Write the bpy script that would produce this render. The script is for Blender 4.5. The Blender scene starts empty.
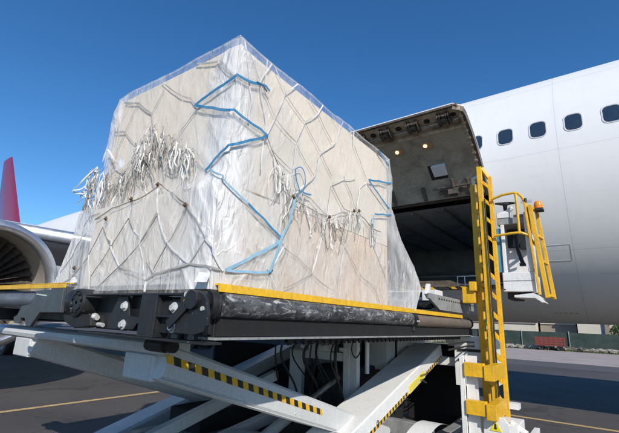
import bpy, math, random
from math import sin, cos, pi, radians, sqrt
from mathutils import Vector, Matrix, noise
C = bpy.context.scene.collection
sc = bpy.context.scene
random.seed(7)

# ---------------------------------------------------------------- camera
cam_d = bpy.data.cameras.new('camera'); cam = bpy.data.objects.new('camera', cam_d); C.objects.link(cam)
cam_d.sensor_width = 36; cam_d.lens = 401/619*36; cam_d.clip_start = .05; cam_d.clip_end = 3000
TH, ROLL, YAW, HC = radians(14.66), radians(2.4), radians(35.8), 1.65
F = Vector((-sin(YAW)*cos(TH), cos(YAW)*cos(TH), sin(TH)))
R0 = Vector((cos(YAW), sin(YAW), 0)); U0 = R0.cross(F)
RR = R0*cos(ROLL)+U0*sin(ROLL); UU = -R0*sin(ROLL)+U0*cos(ROLL)
cam.matrix_world = Matrix(((RR.x, UU.x, -F.x, 0), (RR.y, UU.y, -F.y, 0), (RR.z, UU.z, -F.z, HC), (0, 0, 0, 1)))
sc.camera = cam
# ---------------------------------------------------------------- sky, sun, exposure
SD = Vector((1.14, -.97, .96)).normalized()
el = math.asin(SD.z); az = math.atan2(SD.x, SD.y)
w = bpy.data.worlds.new('World'); sc.world = w; w.use_nodes = True
nt = w.node_tree; bg = nt.nodes['Background']
sky = nt.nodes.new('ShaderNodeTexSky'); sky.sky_type = 'NISHITA'; sky.sun_disc = False
sky.sun_elevation = el; sky.sun_rotation = az
sky.altitude = 0; sky.air_density = 1.0; sky.dust_density = .15; sky.ozone_density = 6
hs = nt.nodes.new('ShaderNodeHueSaturation'); hs.inputs['Saturation'].default_value = 1.17; hs.inputs['Value'].default_value = 1.1
nt.links.new(sky.outputs[0], hs.inputs['Color']); nt.links.new(hs.outputs[0], bg.inputs[0]); bg.inputs[1].default_value = .135
sd = bpy.data.lights.new('sun', 'SUN'); sd.energy = 4.6; sd.angle = radians(.53); sd.color = (1, .94, .85)
sun = bpy.data.objects.new('sun', sd); C.objects.link(sun)
sun.rotation_euler = SD.to_track_quat('Z', 'Y').to_euler()
sc.view_settings.view_transform = 'Standard'; sc.view_settings.look = 'None'
sc.view_settings.exposure = 0; sc.view_settings.gamma = 1
sc.render.engine = 'CYCLES'
sc.cycles.use_denoising = True
sc.cycles.transparent_max_bounces = 24; sc.cycles.max_bounces = 8

# ---------------------------------------------------------------- materials
def nodes(name):
    m = bpy.data.materials.new(name); m.use_nodes = True
    return m, m.node_tree.nodes, m.node_tree.links, m.node_tree.nodes['Principled BSDF']
def nz(N, L, scale, detail=4, rough=.55, vec=None, sx=1, sy=1, sz=1, dist=0):
    tc = N.new('ShaderNodeTexCoord'); mp = N.new('ShaderNodeMapping'); mp.inputs['Scale'].default_value = (sx, sy, sz)
    L.new(tc.outputs['Object'], mp.inputs[0])
    n = N.new('ShaderNodeTexNoise'); n.inputs['Scale'].default_value = scale; n.inputs['Detail'].default_value = detail
    n.inputs['Roughness'].default_value = rough; n.inputs['Distortion'].default_value = dist
    L.new(mp.outputs[0], n.inputs[0]); return n.outputs[0]
def ramp(N, L, src, stops):
    r = N.new('ShaderNodeValToRGB'); e = r.color_ramp.elements
    while len(e) < len(stops): e.new(.5)
    for i, (p, c) in enumerate(stops):
        e[i].position = p; e[i].color = (c, c, c, 1) if isinstance(c, (int, float)) else (*c, 1)
    L.new(src, r.inputs[0]); return r.outputs[0]
def mixc(N, L, fac, a, b, mode='MIX'):
    x = N.new('ShaderNodeMix'); x.data_type = 'RGBA'; x.blend_type = mode
    for s, v in ((0, fac), (6, a), (7, b)):
        if hasattr(v, 'is_linked') or hasattr(v, 'links'): L.new(v, x.inputs[s])
        else: x.inputs[s].default_value = v if isinstance(v, (int, float)) else (*v, 1)
    return x.outputs[2]
def bump(N, L, src, P, s=.2, d=.01):
    b = N.new('ShaderNodeBump'); b.inputs['Strength'].default_value = s; b.inputs['Distance'].default_value = d
    L.new(src, b.inputs['Height']); L.new(b.outputs[0], P.inputs['Normal'])
def paint(name, col, rough=.4, dirt=(.12, .10, .08), amt=.35, scale=3, metal=0, scratch=None, bmp=.08, fine=40):
    m, N, L, P = nodes(name)
    a = nz(N, L, scale, 6, .65, dist=.6); f1 = ramp(N, L, a, [(.45, 0), (.75, amt)])
    c = mixc(N, L, f1, col, dirt)
    b = nz(N, L, fine, 4, .6); f2 = ramp(N, L, b, [(.35, .86), (.65, 1.06)])
    c = mixc(N, L, 1.0, c, f2, 'MULTIPLY')
    st = nz(N, L, 6, 3, .5, sx=6, sy=6, sz=.6); f4 = ramp(N, L, st, [(.52, 0), (.72, amt*.6)])
    c = mixc(N, L, f4, c, dirt)
    if scratch:
        s = nz(N, L, 9, 8, .75, sx=1, sy=1, sz=1, dist=2.5); f3 = ramp(N, L, s, [(scratch[1], 0), (scratch[1]+.05, 1)])
        c = mixc(N, L, f3, c, scratch[0])
    L.new(c, P.inputs['Base Color']); P.inputs['Metallic'].default_value = metal
    r = ramp(N, L, a, [(.3, max(.05, rough-.1)), (.8, min(1, rough+.25))]); L.new(r, P.inputs['Roughness'])
    if bmp: bump(N, L, b, P, bmp, .004)
    return m
M = {}
M['grey_paint'] = paint('grey_paint', (.60, .61, .60), .38, (.30, .27, .23), .26, 1.4, fine=70, scratch=((.30, .23, .17), .685))
M['white_paint'] = paint('white_paint', (.78, .78, .76), .38, (.38, .34, .29), .26, 2.0, fine=70, scratch=((.32, .25, .19), .685))
M['dull_grey'] = paint('dull_grey', (.30, .31, .31), .5, (.08, .07, .06), .6, 4)
M['yellow'] = paint('yellow_paint', (.80, .45, .015), .38, (.28, .15, .03), .45, 4, scratch=((.16, .10, .05), .665))
M['edge_yellow'] = paint('edge_yellow', (.80, .46, .015), .4, (.35, .2, .05), .5, 6, scratch=((.10, .08, .06), .66))
M['label_yellow'] = paint('label_yellow', (.85, .70, .02), .35, (.5, .4, .1), .2, 8)
M['black'] = paint('black_steel', (.014, .015, .018), .42, (.045, .04, .035), .35, 6, scratch=((.30, .30, .29), .645))
M['blackest'] = paint('black_rubber', (.012, .012, .013), .55, (.04, .035, .03), .5, 6)
M['dark_blue_steel'] = paint('dark_blue_steel', (.05, .062, .075), .4, (.10, .085, .06), .5, 7, scratch=((.38, .37, .35), .655))
def roller_mat():
    m, N, L, P = nodes('scuffed_roller')
    a = nz(N, L, 3, 6, .7, sx=3, sy=1.0, sz=3, dist=1.0); c = mixc(N, L, ramp(N, L, a, [(.40, 0), (.68, .8)]), (.03, .032, .036), (.20, .20, .205))
    b = nz(N, L, 10, 8, .8, sx=2.2, sy=.9, sz=2.2, dist=.8); c = mixc(N, L, ramp(N, L, b, [(.53, 0), (.60, .8)]), c, (.50, .50, .49))
    d_ = nz(N, L, 30, 4, .7, sx=1, sy=1, sz=1); c = mixc(N, L, ramp(N, L, d_, [(.56, 0), (.64, .9)]), c, (.02, .02, .022))
    L.new(c, P.inputs['Base Color']); P.inputs['Roughness'].default_value = .45; bump(N, L, b, P, .3, .004); return m
M['scuffed'] = roller_mat()
M['grey_roller'] = paint('grey_roller', (.13, .145, .17), .4, (.05, .05, .05), .5, 6)
M['brown_roller'] = paint('worn_roller', (.13, .12, .11), .35, (.28, .16, .09), .6, 5, scratch=((.35, .33, .3), .66))
M['shade_black'] = paint('shade_black', (.008, .008, .009), .8, (.02, .018, .015), .4, 6)  # near-black colour that paints in the shade under and along the deck
M['bolt'] = paint('bolt_metal', (.72, .72, .70), .35, (.2, .18, .15), .35, 20, metal=.4)
M['metal'] = paint('bare_metal', (.55, .56, .58), .28, (.25, .23, .2), .3, 5, metal=.9, bmp=.02)
M['alu'] = paint('polished_aluminium', (.66, .67, .69), .36, (.4, .4, .4), .25, 2, metal=.85, bmp=0)
M['duct'] = paint('duct_grey', (.42, .38, .33), .35, (.12, .1, .08), .3, 3)
M['blue_paint'] = paint('blue_paint', (.03, .10, .22), .4, (.02, .03, .04), .4, 4)
M['red_paint'] = paint('red_paint', (.24, .045, .032), .5, (.12, .05, .04), .5, 2)
M['hazard_black'] = paint('hazard_black', (.015, .015, .015), .45, (.1, .08, .05), .3, 9)
M['door_lining'] = paint('door_lining', (.42, .36, .27), .5, (.05, .045, .035), .6, 2.2)
M['door_frame'] = paint('door_frame_primer', (.60, .46, .31), .5, (.05, .035, .02), .75, 6)
M['door_edge'] = paint('door_edge', (.07, .06, .05), .4, (.30, .22, .14), .5, 8)
M['hold_lining'] = paint('hold_lining', (.42, .46, .47), .5, (.05, .05, .05), .5, 2)
M['glass_dark'] = paint('cabin_glass', (.022, .042, .075), .12, (.05, .07, .09), .3, 3, bmp=0)
M['window_seal'] = paint('window_surround', (.60, .61, .62), .4, (.3, .3, .3), .3, 8)
M['concrete_wall'] = paint('cream_wall', (.62, .57, .47), .8, (.3, .27, .2), .3, .6)
M['brown_wall'] = paint('brown_wall', (.30, .25, .2), .8, (.15, .13, .1), .3, .6)
M['orange'] = paint('beacon_orange', (.9, .28, .02), .2, (.5, .15, .02), .3, 8, bmp=0)
M['wood'] = paint('wood', (.42, .29, .17), .7, (.18, .11, .06), .5, 5)
M['kraft'] = paint('kraft_card', (.74, .57, .41), .75, (.62, .45, .30), .45, 3)
M['brass'] = paint('tarnished_brass', (.20, .12, .07), .5, (.08, .05, .03), .4, 12, metal=.3)
M['strap_white'] = paint('strap_white', (.80, .79, .76), .6, (.36, .33, .28), .5, 14, fine=160, bmp=.3)
M['strap_grey'] = paint('strap_grey', (.43, .42, .39), .6, (.25, .22, .18), .4, 14)
M['strap_dark'] = paint('strap_dark', (.22, .20, .17), .6, (.12, .1, .08), .4, 14)
M['strap_blue'] = paint('strap_blue', (.035, .22, .42), .55, (.16, .33, .46), .6, 9, fine=160, bmp=.4)
M['strap_light_blue'] = paint('strap_light_blue', (.26, .50, .66), .55, (.55, .62, .66), .6, 9, fine=160, bmp=.4)
M['strap_teal'] = paint('strap_teal', (.02, .08, .12), .5, (.1, .15, .2), .4, 10)
M['tag_white'] = paint('tag_white', (.8, .8, .8), .5, (.6, .6, .6), .2, 10)

def carton_mat():
    m, N, L, P = nodes('cream_carton')
    a = nz(N, L, 1.6, 5, .6); c = mixc(N, L, ramp(N, L, a, [(.3, 0), (.7, 1)]), (.80, .70, .57), (.74, .63, .50))
    b = nz(N, L, 2.5, 4, .6); c = mixc(N, L, ramp(N, L, b, [(.5, 0), (.8, .3)]), c, (.52, .42, .31))
    L.new(c, P.inputs['Base Color']); P.inputs['Roughness'].default_value = .8
    g = nz(N, L, 2.2, 3, .5); bump(N, L, g, P, .5, .03)
    return m
M['carton'] = carton_mat()

def film_mat(name, lo, hi, ck=.2, tint=(.95, .925, .89)):
    m, N, L, P = nodes(name)
    out = N['Material Output']
    P.inputs['Base Color'].default_value = (*tint, 1); P.inputs['Roughness'].default_value = .22
    P.inputs['Specular IOR Level'].default_value = .6
    tl = N.new('ShaderNodeBsdfTranslucent'); tl.inputs[0].default_value = (*tint, 1)
    mx = N.new('ShaderNodeMixShader'); mx.inputs[0].default_value = .15
    L.new(P.outputs[0], mx.inputs[1]); L.new(tl.outputs[0], mx.inputs[2])
    tr = N.new('ShaderNodeBsdfTransparent'); tr.inputs[0].default_value = (.97, .98, .99, 1)
    at = N.new('ShaderNodeAttribute'); at.attribute_name = 'dens'
    a = nz(N, L, 2.0, 3, .5, sx=1.6, sy=1.6, sz=.7, dist=1.6)
    f = ramp(N, L, a, [(.30, lo), (.50, (lo+hi)*.45), (.70, hi)])
    def crease(scale, wd, k, sz_, dist):
        b2 = nz(N, L, scale, 2, .5, sx=1.4, sy=1.4, sz=sz_, dist=dist)
        s_ = N.new('ShaderNodeMath'); s_.operation = 'SUBTRACT'; L.new(b2, s_.inputs[0]); s_.inputs[1].default_value = .5
        a_ = N.new('ShaderNodeMath'); a_.operation = 'ABSOLUTE'; L.new(s_.outputs[0], a_.inputs[0])
        return ramp(N, L, a_.outputs[0], [(0, k), (wd, 0)])
    c1 = crease(2.2, .016, ck, .5, 1.4); c2 = crease(5, .02, ck*.4, .4, 1.0)
    ad = N.new('ShaderNodeMath'); ad.operation = 'ADD'; L.new(c1, ad.inputs[0]); L.new(c2, ad.inputs[1])
    ad1 = N.new('ShaderNodeMath'); ad1.operation = 'ADD'; L.new(ad.outputs[0], ad1.inputs[0]); L.new(f, ad1.inputs[1])
    ad2 = N.new('ShaderNodeMath'); ad2.operation = 'ADD'; ad2.use_clamp = True
    L.new(ad1.outputs[0], ad2.inputs[0]); L.new(at.outputs['Fac'], ad2.inputs[1])
    m2 = N.new('ShaderNodeMixShader'); L.new(ad2.outputs[0], m2.inputs[0])
    L.new(tr.outputs[0], m2.inputs[1]); L.new(mx.outputs[0], m2.inputs[2]); L.new(m2.outputs[0], out.inputs[0])
    g = nz(N, L, 4, 3, .5, sx=1.6, sy=1.6, sz=.7, dist=2.0); bump(N, L, g, P, .6, .05)
    b3 = N.new('ShaderNodeBump'); b3.inputs['Strength'].default_value = .7; b3.inputs['Distance'].default_value = .02
    L.new(ad.outputs[0], b3.inputs['Height']); L.new(P.inputs['Normal'].links[0].from_socket, b3.inputs['Normal']); L.new(b3.outputs[0], P.inputs['Normal'])
    return m
M['film'] = film_mat('clear_plastic_film', .04, .22, .17)
M['film_white'] = film_mat('bunched_plastic_film', .16, .46, .16)

def ground_mat():
    m, N, L, P = nodes('asphalt')
    big = nz(N, L, .35, 6, .65, dist=.5); fine = nz(N, L, 90, 3, .7); mid = nz(N, L, 5, 6, .7)
    c = mixc(N, L, ramp(N, L, big, [(.35, 0), (.65, 1)]), (.058, .052, .050), (.085, .074, .068))
    c = mixc(N, L, ramp(N, L, mid, [(.55, 0), (.72, .5)]), c, (.035, .032, .032))
    c = mixc(N, L, 1.0, c, ramp(N, L, fine, [(.3, .6), (.7, 1.4)]), 'MULTIPLY')
    st = nz(N, L, .9, 5, .6, dist=1.2); c = mixc(N, L, ramp(N, L, st, [(.60, 0), (.66, .6)]), c, (.024, .022, .022))
    tc = N.new('ShaderNodeTexCoord'); wn = N.new('ShaderNodeTexNoise'); wn.inputs['Scale'].default_value = 1.3; wn.inputs['Detail'].default_value = 5
    L.new(tc.outputs['Object'], wn.inputs[0]); vm = N.new('ShaderNodeVectorMath'); vm.operation = 'MULTIPLY_ADD'
    L.new(wn.outputs['Color'], vm.inputs[0]); vm.inputs[1].default_value = (.9, .9, 0); L.new(tc.outputs['Object'], vm.inputs[2])
    vo = N.new('ShaderNodeTexVoronoi'); vo.feature = 'DISTANCE_TO_EDGE'; vo.inputs['Scale'].default_value = .32; L.new(vm.outputs[0], vo.inputs['Vector'])
    c = mixc(N, L, ramp(N, L, vo.outputs['Distance'], [(.0, .75), (.006, 0)]), c, (.02, .018, .018))
    L.new(c, P.inputs['Base Color']); P.inputs['Roughness'].default_value = .85
    bump(N, L, fine, P, .5, .01); return m
M['asphalt'] = ground_mat()
def simple_ground(name, c1, c2, sc1=.6, fine=60):
    m, N, L, P = nodes(name)
    a = nz(N, L, sc1, 6, .6); f = nz(N, L, fine, 3, .7)
    c = mixc(N, L, ramp(N, L, a, [(.35, 0), (.65, 1)]), c1, c2)
    c = mixc(N, L, 1.0, c, ramp(N, L, f, [(.3, .8), (.7, 1.15)]), 'MULTIPLY')
    L.new(c, P.inputs['Base Color']); P.inputs['Roughness'].default_value = .9; return m
M['concrete'] = simple_ground('concrete_apron', (.42, .345, .305), (.34, .285, .255))
M['old_asphalt'] = simple_ground('old_asphalt', (.10, .09, .088), (.085, .078, .076))
M['line'] = simple_ground('line_paint', (.62, .42, .17), (.42, .29, .13), 6, 30)
M['rubble'] = simple_ground('rubble', (.42, .39, .34), (.20, .18, .15), 3, 12)
M['leaf'] = simple_ground('leaf_green', (.05, .085, .025), (.08, .11, .03), 3, 9)
M['leaf_dry'] = simple_ground('leaf_dry', (.15, .14, .06), (.09, .10, .04), 3, 9)
M['mesh_green'] = simple_ground('fence_cloth', (.022, .042, .036), (.045, .068, .058), 1.5, 9)

def hull_mat(base=(.75, .74, .725)):
    m, N, L, P = nodes('fuselage_white')
    tc = N.new('ShaderNodeTexCoord'); sp = N.new('ShaderNodeSeparateXYZ'); L.new(tc.outputs['Object'], sp.inputs[0])
    def line(sock, v, wd):
        s = N.new('ShaderNodeMath'); s.operation = 'SUBTRACT'; L.new(sock, s.inputs[0]); s.inputs[1].default_value = v
        a = N.new('ShaderNodeMath'); a.operation = 'ABSOLUTE'; L.new(s.outputs[0], a.inputs[0])
        l = N.new('ShaderNodeMath'); l.operation = 'LESS_THAN'; L.new(a.outputs[0], l.inputs[0]); l.inputs[1].default_value = wd
        return l.outputs[0]
    c = mixc(N, L, ramp(N, L, nz(N, L, .8, 5, .6), [(.35, 0), (.75, .5)]), base, (.70, .71, .72))
    gr = nz(N, L, 2.2, 7, .7, sx=2.5, sy=.5, sz=.5, dist=.5)
    c = mixc(N, L, ramp(N, L, gr, [(.52, 0), (.8, .22)]), c, (.52, .50, .48))
    for sock, v, wd, k in ((sp.outputs[2], 4.852, .0045, .30), (sp.outputs[2], 3.085, .0045, .30), (sp.outputs[0], -.2, .006, .30),
                           (sp.outputs[0], 3.1, .007, .6), (sp.outputs[0], -7.4, .007, .6), (sp.outputs[0], -13, .007, .6), (sp.outputs[2], 6.6, .006, .4)):
        mm = N.new('ShaderNodeMath'); mm.operation = 'MULTIPLY'; L.new(line(sock, v, wd), mm.inputs[0]); mm.inputs[1].default_value = k
        c = mixc(N, L, mm.outputs[0], c, (.22, .22, .22))
    dn = nz(N, L, 3.0, 5, .7, sx=.4, sy=1, sz=3.5); c = mixc(N, L, ramp(N, L, dn, [(.55, 0), (.75, .22)]), c, (.55, .53, .50))
    L.new(c, P.inputs['Base Color']); P.inputs['Roughness'].default_value = .5
    P.inputs['Specular IOR Level'].default_value = .35
    bump(N, L, nz(N, L, 1.1, 3, .5, sx=1.5, sy=1, sz=1), P, .12, .03)
    return m
M['hull'] = hull_mat()
def fin_mat():
    m, N, L, P = nodes('fin_livery')
    tc = N.new('ShaderNodeTexCoord'); sp = N.new('ShaderNodeSeparateXYZ'); L.new(tc.outputs['Object'], sp.inputs[0])
    # painted diagonal band: purple towards the rudder, crimson towards the leading edge
    a = N.new('ShaderNodeMath'); a.operation = 'MULTIPLY_ADD'; L.new(sp.outputs[2], a.inputs[0]); a.inputs[1].default_value = .62; L.new(sp.outputs[0], a.inputs[2])
    r = N.new('ShaderNodeMapRange'); r.inputs[1].default_value = -34.7; r.inputs[2].default_value = -33.7; L.new(a.outputs[0], r.inputs[0])
    c = mixc(N, L, r.outputs[0], (.14, .065, .17), (.25, .014, .05))
    L.new(c, P.inputs['Base Color']); P.inputs['Roughness'].default_value = .3; return m
M['fin'] = fin_mat()
def emis(name, col, s):
    m, N, L, P = nodes(name); P.inputs['Emission Color'].default_value = (*col, 1); P.inputs['Emission Strength'].default_value = s
    P.inputs['Base Color'].default_value = (*col, 1); return m
M['lamp'] = emis('lamp_glow', (1, .74, .45), 1.6)
M['lamp_plate'] = paint('lamp_plate', (.42, .26, .14), .5, (.2, .12, .06), .4, 9)

# ---------------------------------------------------------------- mesh builder
WL = {}
class MB:
    def __init__(s): s.v = []; s.f = []; s.m = []; s.mi = 0
    def add(s, vs, fs):
        o = len(s.v); s.v += [tuple(v) for v in vs]; s.f += [tuple(i+o for i in f) for f in fs]; s.m += [s.mi]*len(fs); return s
    def box(s, x0, x1, y0, y1, z0, z1):
        vs = [(x, y, z) for x in (x0, x1) for y in (y0, y1) for z in (z0, z1)]
        return s.add(vs, [(0, 1, 3, 2), (4, 6, 7, 5), (0, 4, 5, 1), (2, 3, 7, 6), (0, 2, 6, 4), (1, 5, 7, 3)])
    def beam(s, p, q, wd, h, up=(0, 0, 1)):
        p = Vector(p); q = Vector(q); d = (q-p).normalized(); u = Vector(up); u = (u-d*u.dot(d)).normalized(); r = d.cross(u)
        vs = [e+r*(a*wd/2)+u*(b*h/2) for e in (p, q) for a, b in ((-1, -1), (1, -1), (1, 1), (-1, 1))]
        return s.add(vs, [(3, 2, 1, 0), (4, 5, 6, 7), (0, 1, 5, 4), (1, 2, 6, 5), (2, 3, 7, 6), (3, 0, 4, 7)])
    def tube(s, pts, r, n=12, caps=True):
        pts = [Vector(p) for p in pts]; rs = r if isinstance(r, (list, tuple)) else [r]*len(pts)
        d0 = (pts[1]-pts[0]).normalized(); u = Vector((0, 0, 1)) if abs(d0.z) < .9 else Vector((1, 0, 0)); vs = []
        for i, p in enumerate(pts):
            d = (pts[min(i+1, len(pts)-1)]-pts[max(i-1, 0)]).normalized()
            u = (u-d*u.dot(d)).normalized(); t = d.cross(u)
            vs += [p+(u*cos(2*pi*k/n)+t*sin(2*pi*k/n))*rs[i] for k in range(n)]
        fs = [(i*n+k, i*n+(k+1) % n, (i+1)*n+(k+1) % n, (i+1)*n+k) for i in range(len(pts)-1) for k in range(n)]
        if caps: fs += [tuple(range(n))[::-1], tuple(range((len(pts)-1)*n, len(pts)*n))]
        return s.add(vs, fs)
    def prism(s, poly, axis, a0, a1):
        n = len(poly)
        def mk(p, a): return {'x': (a, p[0], p[1]), 'y': (p[0], a, p[1]), 'z': (p[0], p[1], a)}[axis]
        vs = [mk(p, a0) for p in poly]+[mk(p, a1) for p in poly]
        return s.add(vs, [tuple(range(n))[::-1], tuple(range(n, 2*n))]+[(i, (i+1) % n, n+(i+1) % n, n+i) for i in range(n)])
    def lathe(s, prof, o, ax, n=40):           # prof: (radius, distance along ax)
        o = Vector(o); ax = Vector(ax).normalized(); u = Vector((0, 0, 1)) if abs(ax.z) < .9 else Vector((1, 0, 0))
        u = (u-ax*u.dot(ax)).normalized(); t = ax.cross(u)
        vs = [o+ax*h+(u*cos(2*pi*k/n)+t*sin(2*pi*k/n))*r for r, h in prof for k in range(n)]
        return s.add(vs, [(i*n+k, i*n+(k+1) % n, (i+1)*n+(k+1) % n, (i+1)*n+k) for i in range(len(prof)-1) for k in range(n)])
    def ribbon(s, pts, wd, th, nrm):           # flat strap following pts, nrm one normal per point
        pts = [Vector(p) for p in pts]; vs = []
        for i, p in enumerate(pts):
            d = pts[min(i+1, len(pts)-1)]-pts[max(i-1, 0)]
            if d.length < 1e-6: d = Vector((0, 0, 1))
            d.normalize(); n_ = Vector(nrm[i] if isinstance(nrm, list) else nrm); n_ = (n_-d*n_.dot(d))
            n_ = n_.normalized() if n_.length > 1e-4 else Vector((0, -1, 0)); t = d.cross(n_)
            vs += [p+t*(a*wd/2)+n_*(b*th/2) for a, b in ((-1, -1), (1, -1), (1, 1), (-1, 1))]
        fs = [(i*4+k, i*4+(k+1) % 4, (i+1)*4+(k+1) % 4, (i+1)*4+k) for i in range(len(pts)-1) for k in range(4)]
        e = (len(pts)-1)*4
        return s.add(vs, fs+[(3, 2, 1, 0), (e, e+1, e+2, e+3)])
    def build(s, name, mats, parent=None, bevel=0, smooth=False, label=None, loc=None):
        me = bpy.data.meshes.new(name)
        off = WL[parent] if parent else (Vector(loc) if loc else Vector((0, 0, 0)))
        me.from_pydata([(v[0]-off[0], v[1]-off[1], v[2]-off[2]) for v in s.v], [], s.f)
        for k in (mats if isinstance(mats, (list, tuple)) else [mats]): me.materials.append(M[k])
        me.polygons.foreach_set('material_index', s.m)
        if smooth:
            me.polygons.foreach_set('use_smooth', [True]*len(s.f)); me.set_sharp_from_angle(angle=radians(35))
        me.update()
        o = bpy.data.objects.new(name, me); C.objects.link(o)
        if parent: o.parent = parent
        elif loc: o.location = loc
        WL[o] = Vector(off)
        if bevel:
            b = o.modifiers.new('bevel', 'BEVEL'); b.width = bevel; b.segments = 2; b.limit_method = 'ANGLE'; b.angle_limit = radians(40)
        if label: o['label'] = label
        return o
def crv(pts, n=5):
    """smooth curve through pts"""
    P = [Vector(p) for p in pts]; P = [P[0]*2-P[1]]+P+[P[-1]*2-P[-2]]; out = []
    for a, b, c, d in zip(P, P[1:], P[2:], P[3:]):
        for k in range(n):
            t = k/n; out.append(.5*((2*b)+(c-a)*t+(2*a-5*b+4*c-d)*t*t+(3*b-a-3*c+d)*t**3))
    return out+[P[-2]]
def thing(name, label, cat, loc=(0, 0, 0), rot=None, group=None, local=False):
    o = bpy.data.objects.new(name, None); C.objects.link(o); o.location = loc; o.empty_display_size = .2
    if rot: o.rotation_euler = rot
    o['label'] = label; o['category'] = cat
    if group: o['group'] = group
    WL[o] = Vector((0, 0, 0)) if local else Vector(loc); return o
def struct(o): o['kind'] = 'structure'; return o

# ---------------------------------------------------------------- ground
struct(MB().add([(-900, -300, 0), (900, -300, 0), (900, 900, 0), (-900, 900, 0)], [(0, 1, 2, 3)]).build('ground', 'asphalt'))
struct(MB().add([(-300, 23.4, .004), (300, 23.4, .004), (300, 27.3, .004), (-300, 27.3, .004)], [(0, 1, 2, 3)]).build('service_road', 'old_asphalt'))
struct(MB().add([(-300, 27.3, .006), (300, 27.3, .006), (300, 43, .006), (-300, 43, .006)], [(0, 1, 2, 3)]).build('concrete_apron', 'concrete'))
struct(MB().add([(-300, 43, .008), (300, 43, .008), (300, 47, .008), (-300, 47, .008)], [(0, 1, 2, 3)]).build('verge', 'rubble'))
def wob(pts_a, pts_b, z):
    n = 60; vs = []
    for i in range(n+1):
        t = i/n; a = Vector(pts_a[0]).lerp(Vector(pts_a[1]), t); b = Vector(pts_b[0]).lerp(Vector(pts_b[1]), t)
        k = noise.noise(Vector((a.x*3, a.y*3, 0)))*.008; vs += [(a.x+k, a.y+k, z), (b.x-k, b.y-k, z)]
    return vs, [(2*i, 2*i+2, 2*i+3, 2*i+1) for i in range(n)]
a = MB().add(*wob([(-40, 9.46), (40, 9.46)], [(-40, 9.60), (40, 9.60)], .004)); struct(a.build('yellow_ground_line', 'line'))
a = MB().add(*wob([(-8.32, -20), (-8.32, 9.44)], [(-8.19, -20), (-8.19, 9.44)], .004)); struct(a.build('yellow_ground_line', 'line'))
# ---------------------------------------------------------------- airliner (local frame: x along the cabin, y across, z up)
RF, ZC = 2.82, 4.66
air = thing('airliner', 'white twin-engine airliner with its forward lower cargo door swung up and a crimson tail fin', 'airliner',
            (0, 10.82, 0), (0, -.006, -.022), local=True)
def prof(x):                                    # radius, centre height
    if x > 7:
        t = (x-7)/7.2; t = min(t, 1); r = RF*sqrt(max(1-t**2.3, .0004)); return r, ZC-.75*t*t
    if x < -22:
        t = min((-22-x)/22, 1); r = RF*(1-t**1.5*.86); return r, ZC+(RF-r)*.82
    return RF, ZC
def hp(x, a, dr=0):
    r, zc = prof(x); r += dr; return (x, -r*cos(a), zc+r*sin(a))
A0, A1 = math.asin((4.2-ZC)/RF), math.asin((2.50-ZC)/RF)     # door opening: top and sill angle
DX0, DX1 = -4.12, -1.40
xs = [14.2, 14.05, 13.7, 13.2, 12.5, 11.5, 10.5, 9.5, 8.5, 7.5, 6.5, 5, 3.5, 2, .8, -.3, DX1, -1.95, -2.5, -3.05, -3.6, DX0, -5, -6, -7.5, -9, -11, -13, -15, -17]+[-17-k*1.4 for k in range(1, 20)]+[-44]
ND = 24; angs = [A0+(A1-A0)*k/ND for k in range(ND+1)]; NR = 216
rest = [A1+(A0-2*pi-A1)*k/NR for k in range(1, NR)]; angs += rest; na = len(angs)
m = MB(); vs = [hp(x, a) for x in xs for a in angs]; fs = []
for i in range(len(xs)-1):
    for k in range(na):
        if xs[i] <= DX1+1e-6 and xs[i+1] >= DX0-1e-6 and k < ND: continue
        fs.append((i*na+k, i*na+(k+1) % na, (i+1)*na+(k+1) % na, (i+1)*na+k))
fs += [tuple(range(na)), tuple(range((len(xs)-1)*na, len(xs)*na))[::-1]]
m.add(vs, fs); hull = m.build('fuselage', 'hull', air, smooth=True)
# door surround (jamb) and hold lining
m = MB()
def strip(x0, x1, a0, a1, r0, r1, n=8):
    vs = []
    for k in range(n+1):
        a = a0+(a1-a0)*k/n
        vs += [(x, -r*cos(a), ZC+r*sin(a)) for x in (x0, x1) for r in (r0, r1)]
    fs = []
    for k in range(n):
        b = 4*k; fs += [(b, b+4, b+5, b+1), (b+2, b+3, b+7, b+6), (b, b+2, b+6, b+4), (b+1, b+5, b+7, b+3)]
    e = 4*n; fs += [(0, 1, 3, 2), (e, e+2, e+3, e+1)]
    return vs, fs
for x0, x1 in ((DX1-.02, DX1+.05), (DX0-.05, DX0+.02)): m.add(*strip(x0, x1, A0+.02, A1-.02, RF-.26, RF-.008))
m.add(*strip(DX0, DX1, A0, A0+.035, RF-.2, RF-.01, 2)); m.add(*strip(DX0, DX1, A1-.03, A1, RF-.25, RF-.01, 2))
m.build('door_jamb', 'door_edge', air)
m = MB(); hx0, hx1, hz0, hz1, hy1 = -9.5, .8, 2.46, 4.19, 2.0
def quad(*p): m.add(p, [(0, 1, 2, 3)])
hy0 = -1.70
quad((hx0, hy0, hz0), (hx1, hy0, hz0), (hx1, hy1-.7, hz0), (hx0, hy1-.7, hz0))
quad((hx0, hy0-.7, hz1), (hx1, hy0-.7, hz1), (hx1, hy1+.55, hz1), (hx0, hy1+.55, hz1))
quad((hx0, hy1-.7, hz0), (hx1, hy1-.7, hz0), (hx1, hy1+.5, 3.3), (hx0, hy1+.5, 3.3)); quad((hx0, hy1+.5, 3.3), (hx1, hy1+.5, 3.3), (hx1, hy1+.55, hz1), (hx0, hy1+.55, hz1))
quad((hx0, hy0-.7, hz1), (hx0, hy0, hz0), (hx0, hy1-.7, hz0), (hx0, hy1+.55, hz1)); quad((hx1, hy0-.7, hz1), (hx1, hy0, hz0), (hx1, hy1-.7, hz0), (hx1, hy1+.55, hz1))
hold = m.build('cargo_hold', 'hold_lining', air)
m = MB()
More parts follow.
